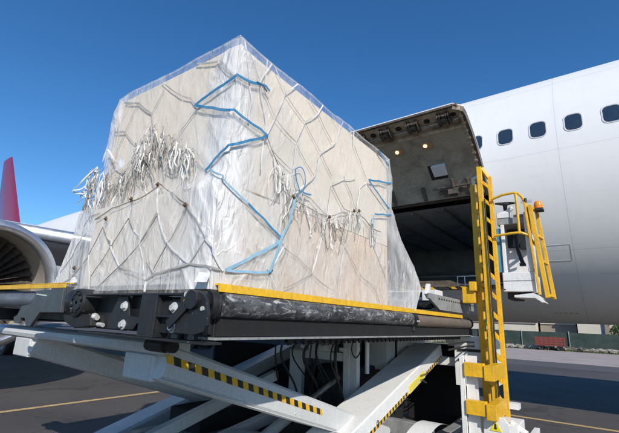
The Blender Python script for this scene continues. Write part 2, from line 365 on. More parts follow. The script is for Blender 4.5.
for x in (-4.6, -3.9, -3.2, -2.5, -1.8, -1.1, -.4): m.box(x-.025, x+.025, hy0-.66, hy1+.5, hz1-.07, hz1-.01)
m.box(hx0+.1, hx1-.1, hy1+.32, hy1+.42, 3.34, 3.42)
m.build('ceiling_rib', 'dull_grey', hold)
m = MB()
m.box(DX0+.1, DX1-.05, -1.86, -1.72, 2.47, 2.53)
for k in range(7): m.tube([(DX0+.3+k*.38, -1.75, 2.52), (DX0+.3+k*.38+.3, -1.75, 2.52)], .035, 10)
m.build('door_sill', 'blackest', air)
m = MB()
for xx in (-2.52, -2.28, -3.0, -3.24, -3.7):
    m = MB(); m.prism([(xx, 2.475), (xx+.11, 2.475), (xx+.03, 2.525), (xx-.08, 2.525)], 'y', -1.875, -1.862)
    m.build('sill_marking', 'edge_yellow', air)
m = MB(); m.box(-2.1, -1.9, -1.88, -1.80, 2.54, 2.62); m.tube([(-2.35, -1.86, 2.56), (-1.45, -1.86, 2.58)], .02, 8); m.box(-1.7, -1.6, -2.05, -1.95, 2.53, 2.66)
for xx in (-2.35, -2.2, -1.9): m.box(xx-.006, xx+.006, -2.05, -2.038, 2.53, 2.72)
m.box(-2.35, -1.9, -2.05, -2.038, 2.715, 2.727)
m.build('sill_latch', 'metal', air)

# cargo door leaf swung up about its hinge
H = Vector((0, -RF*cos(A0), ZC+RF*sin(A0))); ROT = radians(-158.6)
def dp(x, s, dr=0):                             # s 0 at the hinge .. 1 at the free edge
    e_ = min(1, max(0, (s-.88)/.12)); ins = .17*(1-sqrt(1-e_*e_)); x = min(max(x, DX0+ins), DX1-ins)
    s = s*1.04
    a = A0+(A1-A0)*s; y = -(RF+dr)*cos(a)-H.y; z = ZC+(RF+dr)*sin(a)-H.z
    return (x, H.y+y*cos(ROT)-z*sin(ROT), H.z+y*sin(ROT)+z*cos(ROT))
def shell(x0, x1, s0, s1, r0, r1, n=10, nx=1):
    mm = MB(); vs = []; k4 = nx+1
    for k in range(n+1):
        s = s0+(s1-s0)*k/n
        for r in (r0, r1): vs += [dp(x0+(x1-x0)*j/nx, s, r) for j in range(k4)]
    fs = []; w2 = 2*k4
    for k in range(n):
        b = w2*k
        for j in range(nx):
            fs += [(b+j, b+j+1, b+w2+j+1, b+w2+j), (b+k4+j, b+w2+k4+j, b+w2+k4+j+1, b+k4+j+1)]
        fs += [(b, b+w2, b+w2+k4, b+k4), (b+nx, b+k4+nx, b+w2+k4+nx, b+w2+nx)]
    fs += [tuple([j for j in range(k4)]+[k4+j for j in range(k4)][::-1]), tuple([w2*n+j for j in range(k4)][::-1]+[w2*n+k4+j for j in range(k4)])]
    mm.add(vs, fs); return mm
door = shell(DX0+.02, DX1-.01, .02, 1.0, -.02, 0, 16).build('cargo_door', 'hull', air, smooth=True)
shell(DX0+.10, DX1-.10, .05, .775, -.155, -.12, 16).build('inner_lining', 'door_lining', door, smooth=True)
m = MB()
for x0, x1 in ((DX0+.02, DX0+.07), (DX1-.06, DX1-.01)):
    q = shell(x0, x1, .02, 1.0, -.15, -.022, 16); m.add(q.v, q.f)
q = shell(DX0+.02, DX1-.01, .985, 1.0, -.07, -.022, 2); m.add(q.v, q.f)
m.build('side_frame', 'door_edge', door)
m = MB()
for x0, x1 in ((DX0+.075, DX0+.10), (DX1-.10, DX1-.065)):
    m = MB(); q = shell(x0, x1, .05, .97, -.145, -.03, 16); m.add(q.v, q.f)
    for k in range(10):
        s = .12+.085*k; q = shell(x0-.012, x1+.012, s, s+.02, -.17, -.145, 1); m.add(q.v, q.f)
    m.build('seal_retainer', 'door_frame', door)
m = MB(); m.mi = 0                              # latch beam along the free edge: back plate, two flanges
q = shell(DX0+.08, DX1-.08, .79, .975, -.06, -.03, 3); m.add(q.v, q.f)
q = shell(DX0+.08, DX1-.08, .775, .79, -.165, -.03, 1); m.add(q.v, q.f)
m.build('latch_beam', 'door_frame', door)
def door_hole(x, s, r):
    mm = MB(); P = Vector(dp(x, s, -.066)); Nn = (Vector(dp(x, s, -.2))-P).normalized(); T = (Vector(dp(x, s+.02, -.066))-P).normalized(); X = Vector((1, 0, 0))
    ring = [P+X*r*cos(2*pi*k/20)+T*r*.9*sin(2*pi*k/20) for k in range(20)]
    mm.add([p+Nn*.004 for p in ring]+[p-Nn*.01 for p in ring], [tuple(range(20))]+[(k, (k+1) % 20, 20+(k+1) % 20, 20+k) for k in range(20)]); return mm
for x, r in ((-1.62, .05), (-2.10, .058), (-2.66, .062), (-3.2, .062), (-3.72, .062), (-1.84, .028), (-1.93, .022)):
    door_hole(x, .90 if r > .04 else .86, r).build('drain_hole', 'blackest', door)
for xc in (-1.78, -2.36, -2.92, -3.46, -3.95):          # latch mechanisms
    m = MB()
    for dx in (-.10, -.06, .06, .10):
        m.prism([Vector(dp(0, s, r)).yz[:] for s, r in ((.83, -.05), (.83, -.165), (.88, -.20), (.95, -.17), (.965, -.05))], 'x', xc+dx-.007, xc+dx+.007)
    m.tube([dp(xc-.13, .89, -.15), dp(xc+.13, .89, -.15)], .022, 10); m.tube([dp(xc-.11, .945, -.13), dp(xc+.11, .945, -.13)], .016, 8)
    m.beam(dp(xc-.02, .84, -.12), dp(xc+.02, .96, -.16), .05, .035); m.tube([dp(xc-.04, .85, -.17), dp(xc-.09, .90, -.2), dp(xc-.04, .96, -.17)], .012, 8)
    m.tube([dp(xc-.05, .90, -.15), dp(xc+.05, .90, -.15)], .045, 12)
    m.build('latch', 'door_edge', door)
m = MB(); m.tube([dp(DX0+.15, .855, -.10), dp(DX1-.15, .855, -.10)], .016, 8); m.build('torque_rod', 'metal', door)
def lamp(x, s):
    m = MB(); P = Vector(dp(x, s, -.157)); Nn = (Vector(dp(x, s, -.3))-P).normalized(); T = (Vector(dp(x, s+.05, -.157))-P).normalized(); X = Vector((1, 0, 0))
    def rect(a, b, n0, n1):
        v = [P+X*(i*a)+T*(j*b)+Nn*n for n in (n0, n1) for i, j in ((-1, -1), (1, -1), (1, 1), (-1, 1))]
        return v, [(3, 2, 1, 0), (4, 5, 6, 7), (0, 1, 5, 4), (1, 2, 6, 5), (2, 3, 7, 6), (3, 0, 4, 7)]
    m.mi = 0; m.add(*rect(.115, .075, -.002, .012)); m.mi = 1; m.tube([P+Nn*.008-X*.035+T*.01, P+Nn*.03-X*.035+T*.01], .036, 16)
    m.build('door_lamp', ['lamp_plate', 'lamp'], door)
lamp(-2.25, .66); lamp(-2.83, .66)
# white handle box in its recess
m = MB(); P = Vector(dp(-2.23, .34, -.157)); Nn = (Vector(dp(-2.23, .34, -.3))-P).normalized(); T = (Vector(dp(-2.23, .39, -.157))-P).normalized(); X = Vector((1, 0, 0))
m.mi = 0; m.add([P+X*i*.17+T*j*.17+Nn*n for n in (-.002, .006) for i, j in ((-1, -1), (1, -1), (1, 1), (-1, 1))], [(3, 2, 1, 0), (4, 5, 6, 7), (0, 1, 5, 4), (1, 2, 6, 5), (2, 3, 7, 6), (3, 0, 4, 7)])
m.mi = 1; m.add([P+X*(i*.13+.045)+T*(j*.125+.045)+Nn*(n if j > 0 else n*.5) for n in (.007, .09) for i, j in ((-1, -1), (1, -1), (1, 1), (-1, 1))], [(3, 2, 1, 0), (4, 5, 6, 7), (0, 1, 5, 4), (1, 2, 6, 5), (2, 3, 7, 6), (3, 0, 4, 7)])
m.build('handle_cover', ['blackest', 'tag_white'], door, bevel=.008)
m = MB()
for x in (-3.3, -2.62):
    m = MB(); q = shell(x-.035, x+.035, .05, .22 if x < -3 else .2, -.20, -.156, 4); m.add(q.v, q.f); m.build('hinge_arm', 'door_edge', door)
m = MB()
q = shell(-2.3, -1.6, .06, .13, -.22, -.156, 3); m.add(q.v, q.f)
m.tube([dp(-2.4, .17, -.22), dp(-1.5, .17, -.22)], .022, 10); m.tube([dp(-2.0, .06, -.22), dp(-2.0, .26, -.22)], .03, 10); m.box(-2.1, -1.92, dp(0, .12, -.25)[1]-.05, dp(0, .12, -.25)[1]+.05, dp(0, .12, -.25)[2]-.06, dp(0, .12, -.25)[2]+.04)
m.tube([dp(-1.72, .04, -.2), dp(-1.72, .24, -.2)], .03, 8)
m.build('hinge_actuator', 'door_edge', door)
m = MB(); m.tube([(DX0+.03, H.y-.02, H.z+.005), (DX1-.03, H.y-.02, H.z+.005)], .03, 10)
m.build('hinge', 'door_edge', door)

# cabin windows
def rrect(w, h, r, n=5):
    pts = []
    for cx, cy, a0 in ((w/2-r, h/2-r, 0), (-w/2+r, h/2-r, pi/2), (-w/2+r, -h/2+r, pi), (w/2-r, -h/2+r, 3*pi/2)):
        pts += [(cx+r*cos(a0+pi/2*k/n), cy+r*sin(a0+pi/2*k/n)) for k in range(n+1)]
    return pts
ZW = 5.355
aw = math.asin((ZW-ZC)/RF)
def win(x):
    def on(p, dr): a = aw+p[1]/RF; return (x+p[0], -(RF+dr)*cos(a), ZC+(RF+dr)*sin(a))
    o_ = rrect(.300, .392, .10); i_ = rrect(.268, .358, .088); g_ = rrect(.256, .346, .084); n = len(o_)
    m = MB(); m.add([on(p, .001) for p in o_]+[on(p, .009) for p in o_]+[on(p, .009) for p in i_]+[on(p, .0035) for p in g_],
                    [(j*n+k, j*n+(k+1) % n, (j+1)*n+(k+1) % n, (j+1)*n+k) for j in range(3) for k in range(n)])
    f = m.build('window', 'window_seal', air, smooth=True)
    m = MB(); m.add([on((p[0]*q, p[1]*q), .004) for q in (1, .7, .4) for p in g_]+[on((0, 0), .004)], [(j*n+k, j*n+(k+1) % n, (j+1)*n+(k+1) % n, (j+1)*n+k) for j in range(2) for k in range(n)]+[(2*n+k, 2*n+(k+1) % n, 3*n) for k in range(n)]); m.build('pane', 'glass_dark', f, smooth=True)
for k in range(-7, 14): win(.075+.5675*k)
# small skin fittings
m = MB()
def skin(x, z, dr):
    a = math.asin((z-ZC)/RF); return (x, -(RF+dr)*cos(a), ZC+(RF+dr)*sin(a))
def skinbar(x0, z0, x1, z1, wd):
    n = 6; pts = [skin(x0+(x1-x0)*k/n, z0+(z1-z0)*k/n, .002) for k in range(n+1)]
    m.ribbon(pts, wd, .004, [(Vector((0, p[1], p[2]-ZC))) for p in pts])
for b in ((-.62, 3.18, -.24, 3.18), (-.62, 2.92, -.24, 2.92), (-.62, 2.92, -.62, 3.18), (-.24, 2.92, -.24, 3.18)): skinbar(*b, .007)
m.build('service_panel', 'window_seal', air)
m = MB()
for k in range(5): skinbar(-.75+.09*k, 2.03, -.69+.09*k, 2.03, .03)
m.build('belly_placard', 'door_frame', air)
M['rivet'] = paint('rivet', (.56, .56, .55), .5, (.3, .3, .3), .3, 5)
def rivets(pts):
    m = MB()
    for x, z in pts:
        c_ = Vector(skin(x, z, .0012)); n_ = Vector((0, c_.y, c_.z-ZC)).normalized(); t = Vector((1, 0, 0)); u_ = n_.cross(t)
        m.add([c_+t*.0035*cos(k*pi/3)+u_*.0035*sin(k*pi/3) for k in range(6)], [tuple(range(6))])
    return m
rv = MB()
for zz in (4.885, 4.82, 3.118, 3.052):
    q = rivets([(-1.3+.045*k, zz) for k in range(130)]); rv.add(q.v, q.f)
for xx in (-.235, -.165):
    q = rivets([(xx, 2.05+.045*k) for k in range(112)]); rv.add(q.v, q.f)
rv.build('rivet_row', 'rivet', air)['kind'] = 'stuff'
MB().add([skin(-.9, 3.95, .002), skin(-.72, 3.95, .002), skin(-.72, 4.0, .002), skin(-.9, 4.0, .002)], [(0, 1, 2, 3)]).build('placard', 'window_seal', air)
# wing, tail
def foil(root, tip, n=14):                     # (leading edge point, chord, thickness); chord runs towards -x
    vs = []
    for (x, y, z), c, t in (root, tip):
        for k in range(2*n):
            u = k/n if k <= n else 2-k/n; th = 5*t*(.2969*sqrt(u)-.126*u-.3516*u*u+.2843*u**3-.1015*u**4)
            vs.append((x-u*c, y, z+th*(1 if k <= n else -.75)+.02*c*u*(1-u)*2))
    K = 2*n; return vs, [(k, (k+1) % K, K+(k+1) % K, K+k) for k in range(K)]+[tuple(range(K)), tuple(range(K, 2*K))[::-1]]
for s in (-1, 1):
    m = MB(); m.add(*foil(((-9.75, s*2.2, 3.35), 7.6, 1.0), ((-13.6, s*8.9, 4.0), 5.0, .62))); m.add(*foil(((-13.6, s*8.9, 4.0), 5.0, .62), ((-20.0, s*21.5, 5.1), 2.0, .2)))
    wg = m.build('wing', 'metal' if 0 else 'hull', air, smooth=True)
    m = MB()
    for (a, b, r0, r1) in (((-9.70, s*2.3, 3.36), (-13.55, s*8.9, 4.01), .26, .17), ((-13.55, s*8.9, 4.01), (-19.95, s*21.4, 5.11), .17, .06)):
        A_ = Vector(a); B_ = Vector(b); vs = []
        for P, r in ((A_, r0), (B_, r1)):
            for k in range(13):
                t = -pi/2+pi*k/12; vs.append(P+Vector((cos(t)*r*.9+.03-r*.5, 0, sin(t)*r*.92)))
        m.add(vs, [(k, k+1, 14+k, 13+k) for k in range(12)])
    m.build('leading_edge', 'alu', wg, smooth=True)
m = MB(); vs = []
for (x, z, c, t) in ((-34.9, 7.1, 6.3, .6), (-41.7, 15.2, 2.2, .25)):
    for k in range(24):
        u = k/12 if k <= 12 else 2-k/12; th = 5*t*.5*(.2969*sqrt(u)-.126*u-.3516*u*u+.2843*u**3-.1015*u**4); vs.append((x-u*c, th*(1 if k <= 12 else -1), z))
m.add(vs, [(k, (k+1) % 24, 24+(k+1) % 24, 24+k) for k in range(24)]+[tuple(range(24)), tuple(range(24, 48))[::-1]])
m.build('tail_fin', 'fin', air, smooth=True)
for s in (-1, 1):
    m = MB(); m.add(*foil(((-38.0, s*.6, 6.3), 4.5, .45), ((-42.5, s*7.6, 6.9), 1.8, .15))); m.build('tailplane', 'hull', air, smooth=True)
# engines
def engine(s):
    x0, y0, z0 = -9.25, s*8.26, 2.17
    o = (x0, y0, z0); ax = (-1, 0, -.0)
    m = MB(); m.lathe([(1.158, .03), (1.245, .16), (1.312, .42), (1.370, 1.0), (1.399, 1.9), (1.351, 2.9), (1.177, 3.9), (1.081, 4.2), (1.013, 4.2), (.95, 3.6)], o, ax, 64)
    e = m.build('engine', 'hull', air, smooth=True)
    m = MB(); m.lathe([(1.062, .30), (1.047, .20), (1.052, .10), (1.081, .03), (1.124, 0), (1.172, .015), (1.218, .06), (1.259, .16), (1.298, .32)], o, ax, 64); m.build('inlet_lip', 'alu', e, smooth=True)
    m = MB(); m.lathe([(1.062, .295), (1.090, .55), (1.119, .95), (1.110, 1.45)], o, ax, 64); m.build('inlet_duct', 'duct', e, smooth=True)
    m = MB(); vs = []; fs = []; nb = 36
    for b in range(nb):
        a0 = 2*pi*b/nb; i0 = len(vs)
        for k in range(7):
            r = .32+(1.13-.32)*k/6; tw = .10+.12*k/6; cw = .22-.10*k/6; sw = .05*k/6
            for g in (-1, 1):
                aa = a0+g*tw*.55+sw; vs.append((x0-1.22-g*cw, y0+r*cos(aa), z0+r*sin(aa)))
        fs += [(i0+2*k, i0+2*k+1, i0+2*k+3, i0+2*k+2) for k in range(6)]
    m.add(vs, fs); m.lathe([(1.110, 1.48), (.01, 1.5)], o, ax, 48); m.build('fan', 'black_fan', e)
    m = MB(); m.lathe([(.005, .62), (.12, .70), (.24, .90), (.33, 1.2), (.34, 1.4)], o, ax, 32); m.build('spinner', 'dull_grey', e, smooth=True)
    m = MB(); m.prism([(x0-2.0, z0+1.38), (x0-4.0, z0+2.15), (x0-7.0, z0+1.9), (x0-4.6, z0+.9)], 'y', y0-.2, y0+.2); m.build('pylon', 'hull', e)
M['black_fan'] = paint('fan_blade', (.34, .29, .25), .35, (.02, .02, .02), .4, 5, metal=.7)
for s in (-1, 1): engine(s)
# landing gear
for (x, y, h, r, ws) in ((-19.2, -4.3, 3.0, .58, (-.5, .5)), (-19.2, 4.3, 3.0, .58, (-.5, .5)), (7.6, 0, 2.2, .45, (0,))):
    m = MB(); m.tube([(x, y, h), (x, y, r)], [.2, .13], 12); m.tube([(x-.9*(len(ws) > 1), y, r), (x+.9*(len(ws) > 1)+.01, y, r)], .11, 10)
    g = m.build('landing_gear', 'dull_grey', air, smooth=True)
    for dx in ((-.75, .75) if len(ws) > 1 else (0,)):
        for dy in (-.48, .48):
            m = MB(); m.lathe([(r*.55, -.17), (r*.9, -.18), (r, -.1), (r, .1), (r*.9, .18), (r*.55, .17)], (x+dx, y+dy, r), (0, 1, 0), 32); m.mi = 1; m.lathe([(.02, -.08), (r*.56, -.15)], (x+dx, y+dy, r), (0, 1, 0), 24); m.lathe([(.02, .08), (r*.56, .15)], (x+dx, y+dy, r), (0, 1, 0), 24)
            m.build('wheel', ['blackest', 'dull_grey'], g, smooth=True)

# ---------------------------------------------------------------- far side of the apron
fence = thing('perimeter_fence', 'long dark green screened fence with pale posts along the far verge', 'fence', (0, 46.3, 0))
m = MB(); n = 160
m.add([(x, 46.3+.04*sin(x*2.1), z) for x in [-90+180*k/n for k in range(n+1)] for z in (.1, 1.62)], [(2*k, 2*k+2, 2*k+3, 2*k+1) for k in range(n)])
m.build('fence_screen', 'mesh_green', fence)
for k in range(31): MB().tube([(-60+4*k+1.3, 46.2, 0), (-60+4*k+1.3, 46.2, 1.75)], .04, 8).build('post', 'dull_grey', fence)
def building(name, label, loc, parts, mats):
    t = thing(name, label, 'building', loc); 
    for nm, mt, bxs in parts:
        m = MB()
        for b in bxs: m.box(*b)
        m.build(nm, mt, t)
building('hangar_building', 'long low cream building with a thin dark eaves line behind the fence', (-18, 58, 0),
         [('wall', 'concrete_wall', [(-40, -6.4, 55, 66, 0, 3.9)]), ('cornice', 'brown_wall', [(-40.1, -6.3, 54.85, 54.98, 2.45, 2.62)]), ('roof', 'dull_grey', [(-40.2, -6.2, 54.7, 66.2, 3.9, 4.1)])], None)
building('brown_building', 'brown low building between two cream ones behind the fence', (-4.5, 60, 0),
         [('wall', 'brown_wall', [(-6.15, -2.5, 57, 66, 0, 3.6)]), ('cornice', 'concrete_wall', [(-6.1, -2.55, 56.85, 56.98, 2.5, 2.62)]), ('roof', 'dull_grey', [(-6.3, -2.45, 56.8, 66.2, 3.6, 3.8)])], None)
building('cream_building', 'plain cream building on the right with a dark corner pillar behind the fence', (0, 60, 0),
         [('wall', 'concrete_wall', [(-2.3, 16, 55, 66, 0, 4.2)]), ('pillar', 'brown_wall', [(.15, .6, 54.7, 54.98, 0, 4.2)]), ('roof', 'dull_grey', [(-2.4, 16.2, 54.8, 66.2, 4.2, 4.4)])], None)
m = MB(); random.seed(3)
for k in range(900):                           # broken kerb stones and rubble
    x = random.uniform(-16, 14); y = random.uniform(44.6, 46.1); s = random.uniform(.05, .2); z = .12+.22*max(0, 1-abs(y-45.6)/.8)*random.random()
    m.beam((x-s, y, z), (x+s, y+random.uniform(-s, s), z+random.uniform(-.05, .05)), s*1.3, s*.9, (random.uniform(-.4, .4), .2, 1))
o = m.build('rubble_bank', 'rubble'); o['kind'] = 'stuff'; o['label'] = 'low bank of pale broken rubble at the foot of the far fence'
m = MB()
for k in range(7000):
    x = random.uniform(-16, 14); y = random.uniform(43.9, 46.1); h = random.uniform(.08, .34)*(1 if noise.noise(Vector((x*.7, y, 0))) > -.05 else .3); a = random.uniform(0, pi)
    dx, dy = cos(a)*.035, sin(a)*.035; m.mi = random.random() < .4
    m.add([(x-dx, y-dy, 0), (x+dx, y+dy, 0), (x+random.uniform(-.1, .1), y+random.uniform(-.1, .1), h)], [(0, 1, 2)])
o = m.build('weeds', ['leaf', 'leaf_dry']); o['kind'] = 'stuff'; o['label'] = 'dry green weeds growing along the far verge'
def tree(x, y, h, label):
    t = thing('tree', label, 'tree', (x, y, 0), group='trees behind the far fence')
    m = MB(); m.tube([(x, y, 0), (x+.1, y, h*.4), (x-.1, y+.1, h*.75)], [.16, .1, .04], 8)
    for k in range(6): a = k*1.05; m.tube([(x, y, h*.3+.1*k), (x+cos(a)*h*.3, y+sin(a)*h*.3, h*.6+.1*k)], [.06, .02], 6)
    m.build('trunk', 'wood', t); m = MB()
    for c in range(34):
        a = random.uniform(0, 2*pi); rr = sqrt(random.random())*h*.42; cx, cy, cz = x+cos(a)*rr, y+sin(a)*rr, random.uniform(.28, 1)*h
        for k in range(110):
            v = Vector([random.gauss(0, 1) for _ in range(3)]).normalized()*random.uniform(.3, 1)*h*.15; P = Vector((cx, cy, cz))+v
            u = Vector([random.gauss(0, 1) for _ in range(3)]).normalized()*.07; q = Vector([random.gauss(0, 1) for _ in range(3)]).normalized()*.07
            m.add([P-u, P+q, P+u, P-q], [(0, 1, 2, 3)])
    m.build('crown', 'leaf', t)
tree(1.9, 50, 3.4, 'bushy dark green tree at the right edge behind the fence, nearest the frame edge')
tree(5.6, 51, 4.2, 'taller dark green tree further right behind the fence')
# red slatted trailer
t = thing('flat_trailer', 'red slatted flat trailer with a drawbar on the far verge before the fence', 'trailer', (-4.1, 44.3, 0))
m = MB(); m.box(-5.25, -2.95, 43.7, 44.9, .40, .50); m.build('bed', 'red_paint', t)
for y in (43.72, 44.88):
    m = MB()
    for k in range(3): m.box(-5.25, -2.95, y-.02, y+.02, .56+.22*k, .70+.22*k)
    for k in range(7): m.box(-5.25+.375*k, -5.2+.375*k, y-.045, y-.022, .5, 1.2)
    m.build('slatted_side', 'red_paint', t)
for x in (-5.27, -2.97):
    m = MB()
    for k in range(3): m.box(x, x+.03, 43.75, 44.85, .56+.22*k, .70+.22*k)
    m.build('end_board', 'red_paint', t)
for x in (-4.85, -3.4):
    for y in (43.75, 44.8):
        m = MB(); m.lathe([(.02, -.05), (.1, -.06), (.14, -.09), (.20, -.09), (.22, -.04), (.22, .04), (.20, .09), (.14, .09), (.1, .06), (.02, .05)], (x, y, .22), (0, 1, 0), 20); m.build('wheel', 'blackest', t, smooth=True)
m = MB(); m.tube([(-3.0, 44.3, .42), (-2.2, 44.2, .25), (-1.5, 44.1, .28)], .05, 8); m.lathe([(.1, -.03), (.14, 0), (.1, .03)], (-1.45, 44.1, .28), (0, 0, 1), 14); m.build('drawbar', 'brown_roller', t)
m = MB(); m.lathe([(.02, -.05), (.12, -.08), (.17, -.05), (.17, .05), (.12, .08), (.02, .05)], (-1.9, 44.1, .17), (0, 1, 0), 18); m.build('jockey_wheel', 'blackest', t, smooth=True)
# ---------------------------------------------------------------- cargo loader
ld = thing('cargo_loader', 'grey and yellow scissor-lift cargo loader raised at the open cargo door', 'cargo loader', (-3, 4.2, 0))
YE = 1.44                                       # near end of the deck
XR_, XL_ = -1.69, -4.92                         # sides of the deck
deck = MB()
deck.box(XR_-.13, XR_-.03, YE+.03, 6.9, 1.56, 1.66); deck.box(XL_+.03, XL_+.13, YE+.03, 6.9, 1.56, 1.66)
for k in range(9): deck.box(XL_+.13, XR_-.13, 1.75+.6*k, 1.83+.6*k, 1.57, 1.65)
deck.box(XR_-.04, XR_-.015, YE+.09, 6.9, 1.545, 1.64); deck.box(XL_+.015, XL_+.04, YE+.09, 6.9, 1.545, 1.64)
dk = deck.build('deck_frame', 'black', ld, bevel=.004)
MB().box(XR_-.1, XR_+.03, YE+.06, 6.95, 1.535, 1.547).build('bottom_flange', 'dull_grey', dk); MB().box(XL_-.03, XL_+.1, YE+.06, 6.95, 1.535, 1.547).build('bottom_flange', 'dull_grey', dk)
m = MB()
m.box(XR_-.055, XR_-.035, 2.2, 6.3, 1.515, 1.534)
for k in range(46):                             # chain and hose clips under the deck edge
    y = 2.2+.09*k; m.box(XR_-.06, XR_-.03, y, y+.045, 1.505, 1.534); m.tube([(XR_-.045, y+.02, 1.50), (XR_-.045, y+.05, 1.50)], .012, 6)
m.build('chain', 'blackest', dk)
MB().box(XR_-.014, XR_-.008, YE+.1, 6.9, 1.552, 1.645).build('shade_fascia', 'shade_black', dk)  # black strip painting in the shade below the side roller
m = MB()
for k in range(22):
    y = 1.72+.22*k; m.tube([(XL_+.2, y, 1.72), (-3.3, y, 1.72)], .045, 10); m.tube([(-3.15, y, 1.72), (XR_-.2, y, 1.72)], .045, 10)
m.build('deck_roller', 'metal', dk, smooth=True)
m = MB(); m.box(XL_+.15, XR_-.16, 1.6, 6.8, 1.655, 1.67); m.build('deck_plate', 'dull_grey', dk)
# side rollers and yellow edge strips
m = MB(); m.tube([(XR_-.02, 1.555, 1.72), (XR_-.02, 4.30, 1.72)], .068, 24); m.build('side_roller', 'scuffed', ld, smooth=True, label='black side roller scuffed with white scratches')
m = MB(); m.tube([(XR_-.02, 4.42, 1.71), (XR_-.02, 6.7, 1.71)], .066, 24); m.build('side_roller', 'brown_roller', ld, smooth=True, label='worn brown side roller towards the aircraft')
m = MB()
for y in (1.50, 4.34, 4.39, 6.72): m.lathe([(.03, -.014), (.074, -.014), (.08, 0), (.074, .014), (.03, .014)], (XR_-.02, y, 1.715), (0, 1, 0), 24)
m.tube([(XR_+.0, 4.365, 1.60), (XR_+.0, 4.365, 1.74)], .022, 8)
m.build('roller_bearing', 'black', ld, smooth=True)
m = MB(); m.tube([(XR_+.05, 4.345, 1.70), (XR_+.065, 4.345, 1.70)], .012, 8); m.tube([(XR_+.05, 4.39, 1.70), (XR_+.065, 4.39, 1.70)], .012, 8); m.build('bolt', 'bolt', ld)
m = MB(); m.prism([(XR_-.035, 1.824), (XR_-.035, 1.833), (XR_, 1.833), (XR_+.006, 1.788), (XR_-.002, 1.788), (XR_-.008, 1.824)], 'y', 1.525, 6.34); m.build('edge_strip', 'edge_yellow', ld)
m = MB(); m.box(XR_-.05, XR_-.03, 1.56, 6.8, 1.76, 1.815); m.box(XR_-.12, XR_-.05, 1.6, 6.8, 1.77, 1.778); m.build('side_rail', 'black', ld)
m = MB(); m.tube([(-4.9, YE+.05, 1.735), (-3.6, YE+.05, 1.735)], .072, 24); m.build('end_roller', 'grey_roller', ld, smooth=True)
m = MB(); m.box(-4.9, -3.22, YE-.035, YE-.022, 1.818, 1.85); m.box(-4.9, -3.22, YE-.035, YE+.03, 1.85, 1.857); m.build('edge_strip', 'edge_yellow', ld, bevel=.003)
# end bracket left
m = MB(); m.prism([(-3.682, 1.799), (-3.211, 1.814), (-3.187, 1.641), (-3.53, 1.634), (-3.656, 1.524), (-3.732, 1.525), (-3.782, 1.585), (-3.869, 1.583), (-3.875, 1.539), (-3.979, 1.543), (-4.003, 1.587), (-3.94, 1.606), (-3.89, 1.679), (-3.724, 1.696), (-3.681, 1.76)], 'y', YE-.045, YE-.02)
m.box(-3.235, -3.205, YE-.018, YE+.14, 1.65, 1.81); m.build('end_bracket', 'dark_blue_steel', ld, bevel=.003)
m = MB(); m.prism([(-3.65, 1.768), (-3.46, 1.756), (-3.455, 1.766), (-3.64, 1.778)], 'y', YE-.0475, YE-.0455); m.build('scratch_mark', 'bolt', ld)
m = MB(); o_ = (-2.97, YE-.03, 1.712)
m.lathe([(.012, -.02), (.05, -.02), (.055, -.012), (.075, -.012), (.08, -.02), (.092, -.018), (.098, 0), (.098, .12)], o_, (0, 1, 0), 32)
m.lathe([(.085, 0), (.098, .03), (.098, .10), (.085, .13), (.02, .13)], (-3.18, YE+.05, 1.72), (1, 0, 0), 24)
for k in range(8): a = k*pi/4+.3; m.tube([(o_[0]+.065*cos(a), YE-.06, o_[2]+.065*sin(a)), (o_[0]+.065*cos(a), YE-.03, o_[2]+.065*sin(a))], .009, 6)
m.build('roller_motor', 'black', ld, smooth=True)
m = MB(); m.prism([(-3.18, 1.625), (-2.787, 1.639), (-2.76, 1.563), (-2.983, 1.541), (-3.129, 1.576)], 'y', YE-.03, YE+.08); m.build('motor_block', 'blackest', ld, bevel=.006)
m = MB(); m.tube([(-2.86, YE, 1.622), (-2.75, YE, 1.618)], .018, 10); m.lathe([(.0, 0), (.024, 0), (.026, .02), (.0, .025)], (-2.80, YE, 1.622), (1, 0, 0), 10); m.tube([(-2.88, YE+.02, 1.578), (-2.70, YE+.02, 1.572)], .014, 10); m.build('hydraulic_fitting', 'bolt', ld, smooth=True)
# end channel plates
m = MB()
m.box(-2.86, -1.80, YE-.05, YE+.05, 1.760, 1.772)
m.box(-2.86, -2.50, YE+.06, YE+.08, 1.545, 1.76)
m.prism([(-2.50, 1.758), (-2.40, 1.758), (-2.355, 1.638), (-2.20, 1.632), (-2.20, 1.60), (-2.27, 1.595), (-2.30, 1.560), (-2.585, 1.553), (-2.595, 1.60)], 'y', YE-.012, YE)
m.box(-2.42, -2.2, YE+.03, YE+.05, 1.55, 1.76)
m.box(-2.185, -2.035, YE-.055, YE-.035, 1.528, 1.762)
m.box(-2.185, -2.165, YE-.035, YE+.05, 1.53, 1.758); m.box(-2.055, -2.035, YE-.035, YE+.05, 1.53, 1.758)
m.box(-2.03, -1.83, YE-.012, YE, 1.555, 1.735)
m.box(-2.03, -1.86, YE-.05, YE-.013, 1.640, 1.652)
m.box(-2.86, -1.60, YE-.055, YE+.06, 1.516, 1.528)
m.build('end_channel', 'black', ld, bevel=.003)
m = MB(); m.prism([(-1.818, 1.777), (-1.70, 1.779), (-1.655, 1.766), (-1.625, 1.735), (-1.602, 1.66), (-1.602, 1.613), (-1.626, 1.578), (-1.686, 1.562), (-1.86, 1.562), (-1.84, 1.64), (-1.80, 1.68), (-1.836, 1.735)], 'y', YE-.05, YE-.03)
m.tube([(-1.72, YE-.075, 1.735), (-1.72, YE+.03, 1.735)], .05, 20); m.beam((-1.74, YE-.06, 1.73), (-1.90, YE-.06, 1.60), .012, .05, (1, 0, 1))
m.build('end_cap_bracket', 'black', ld, bevel=.003)
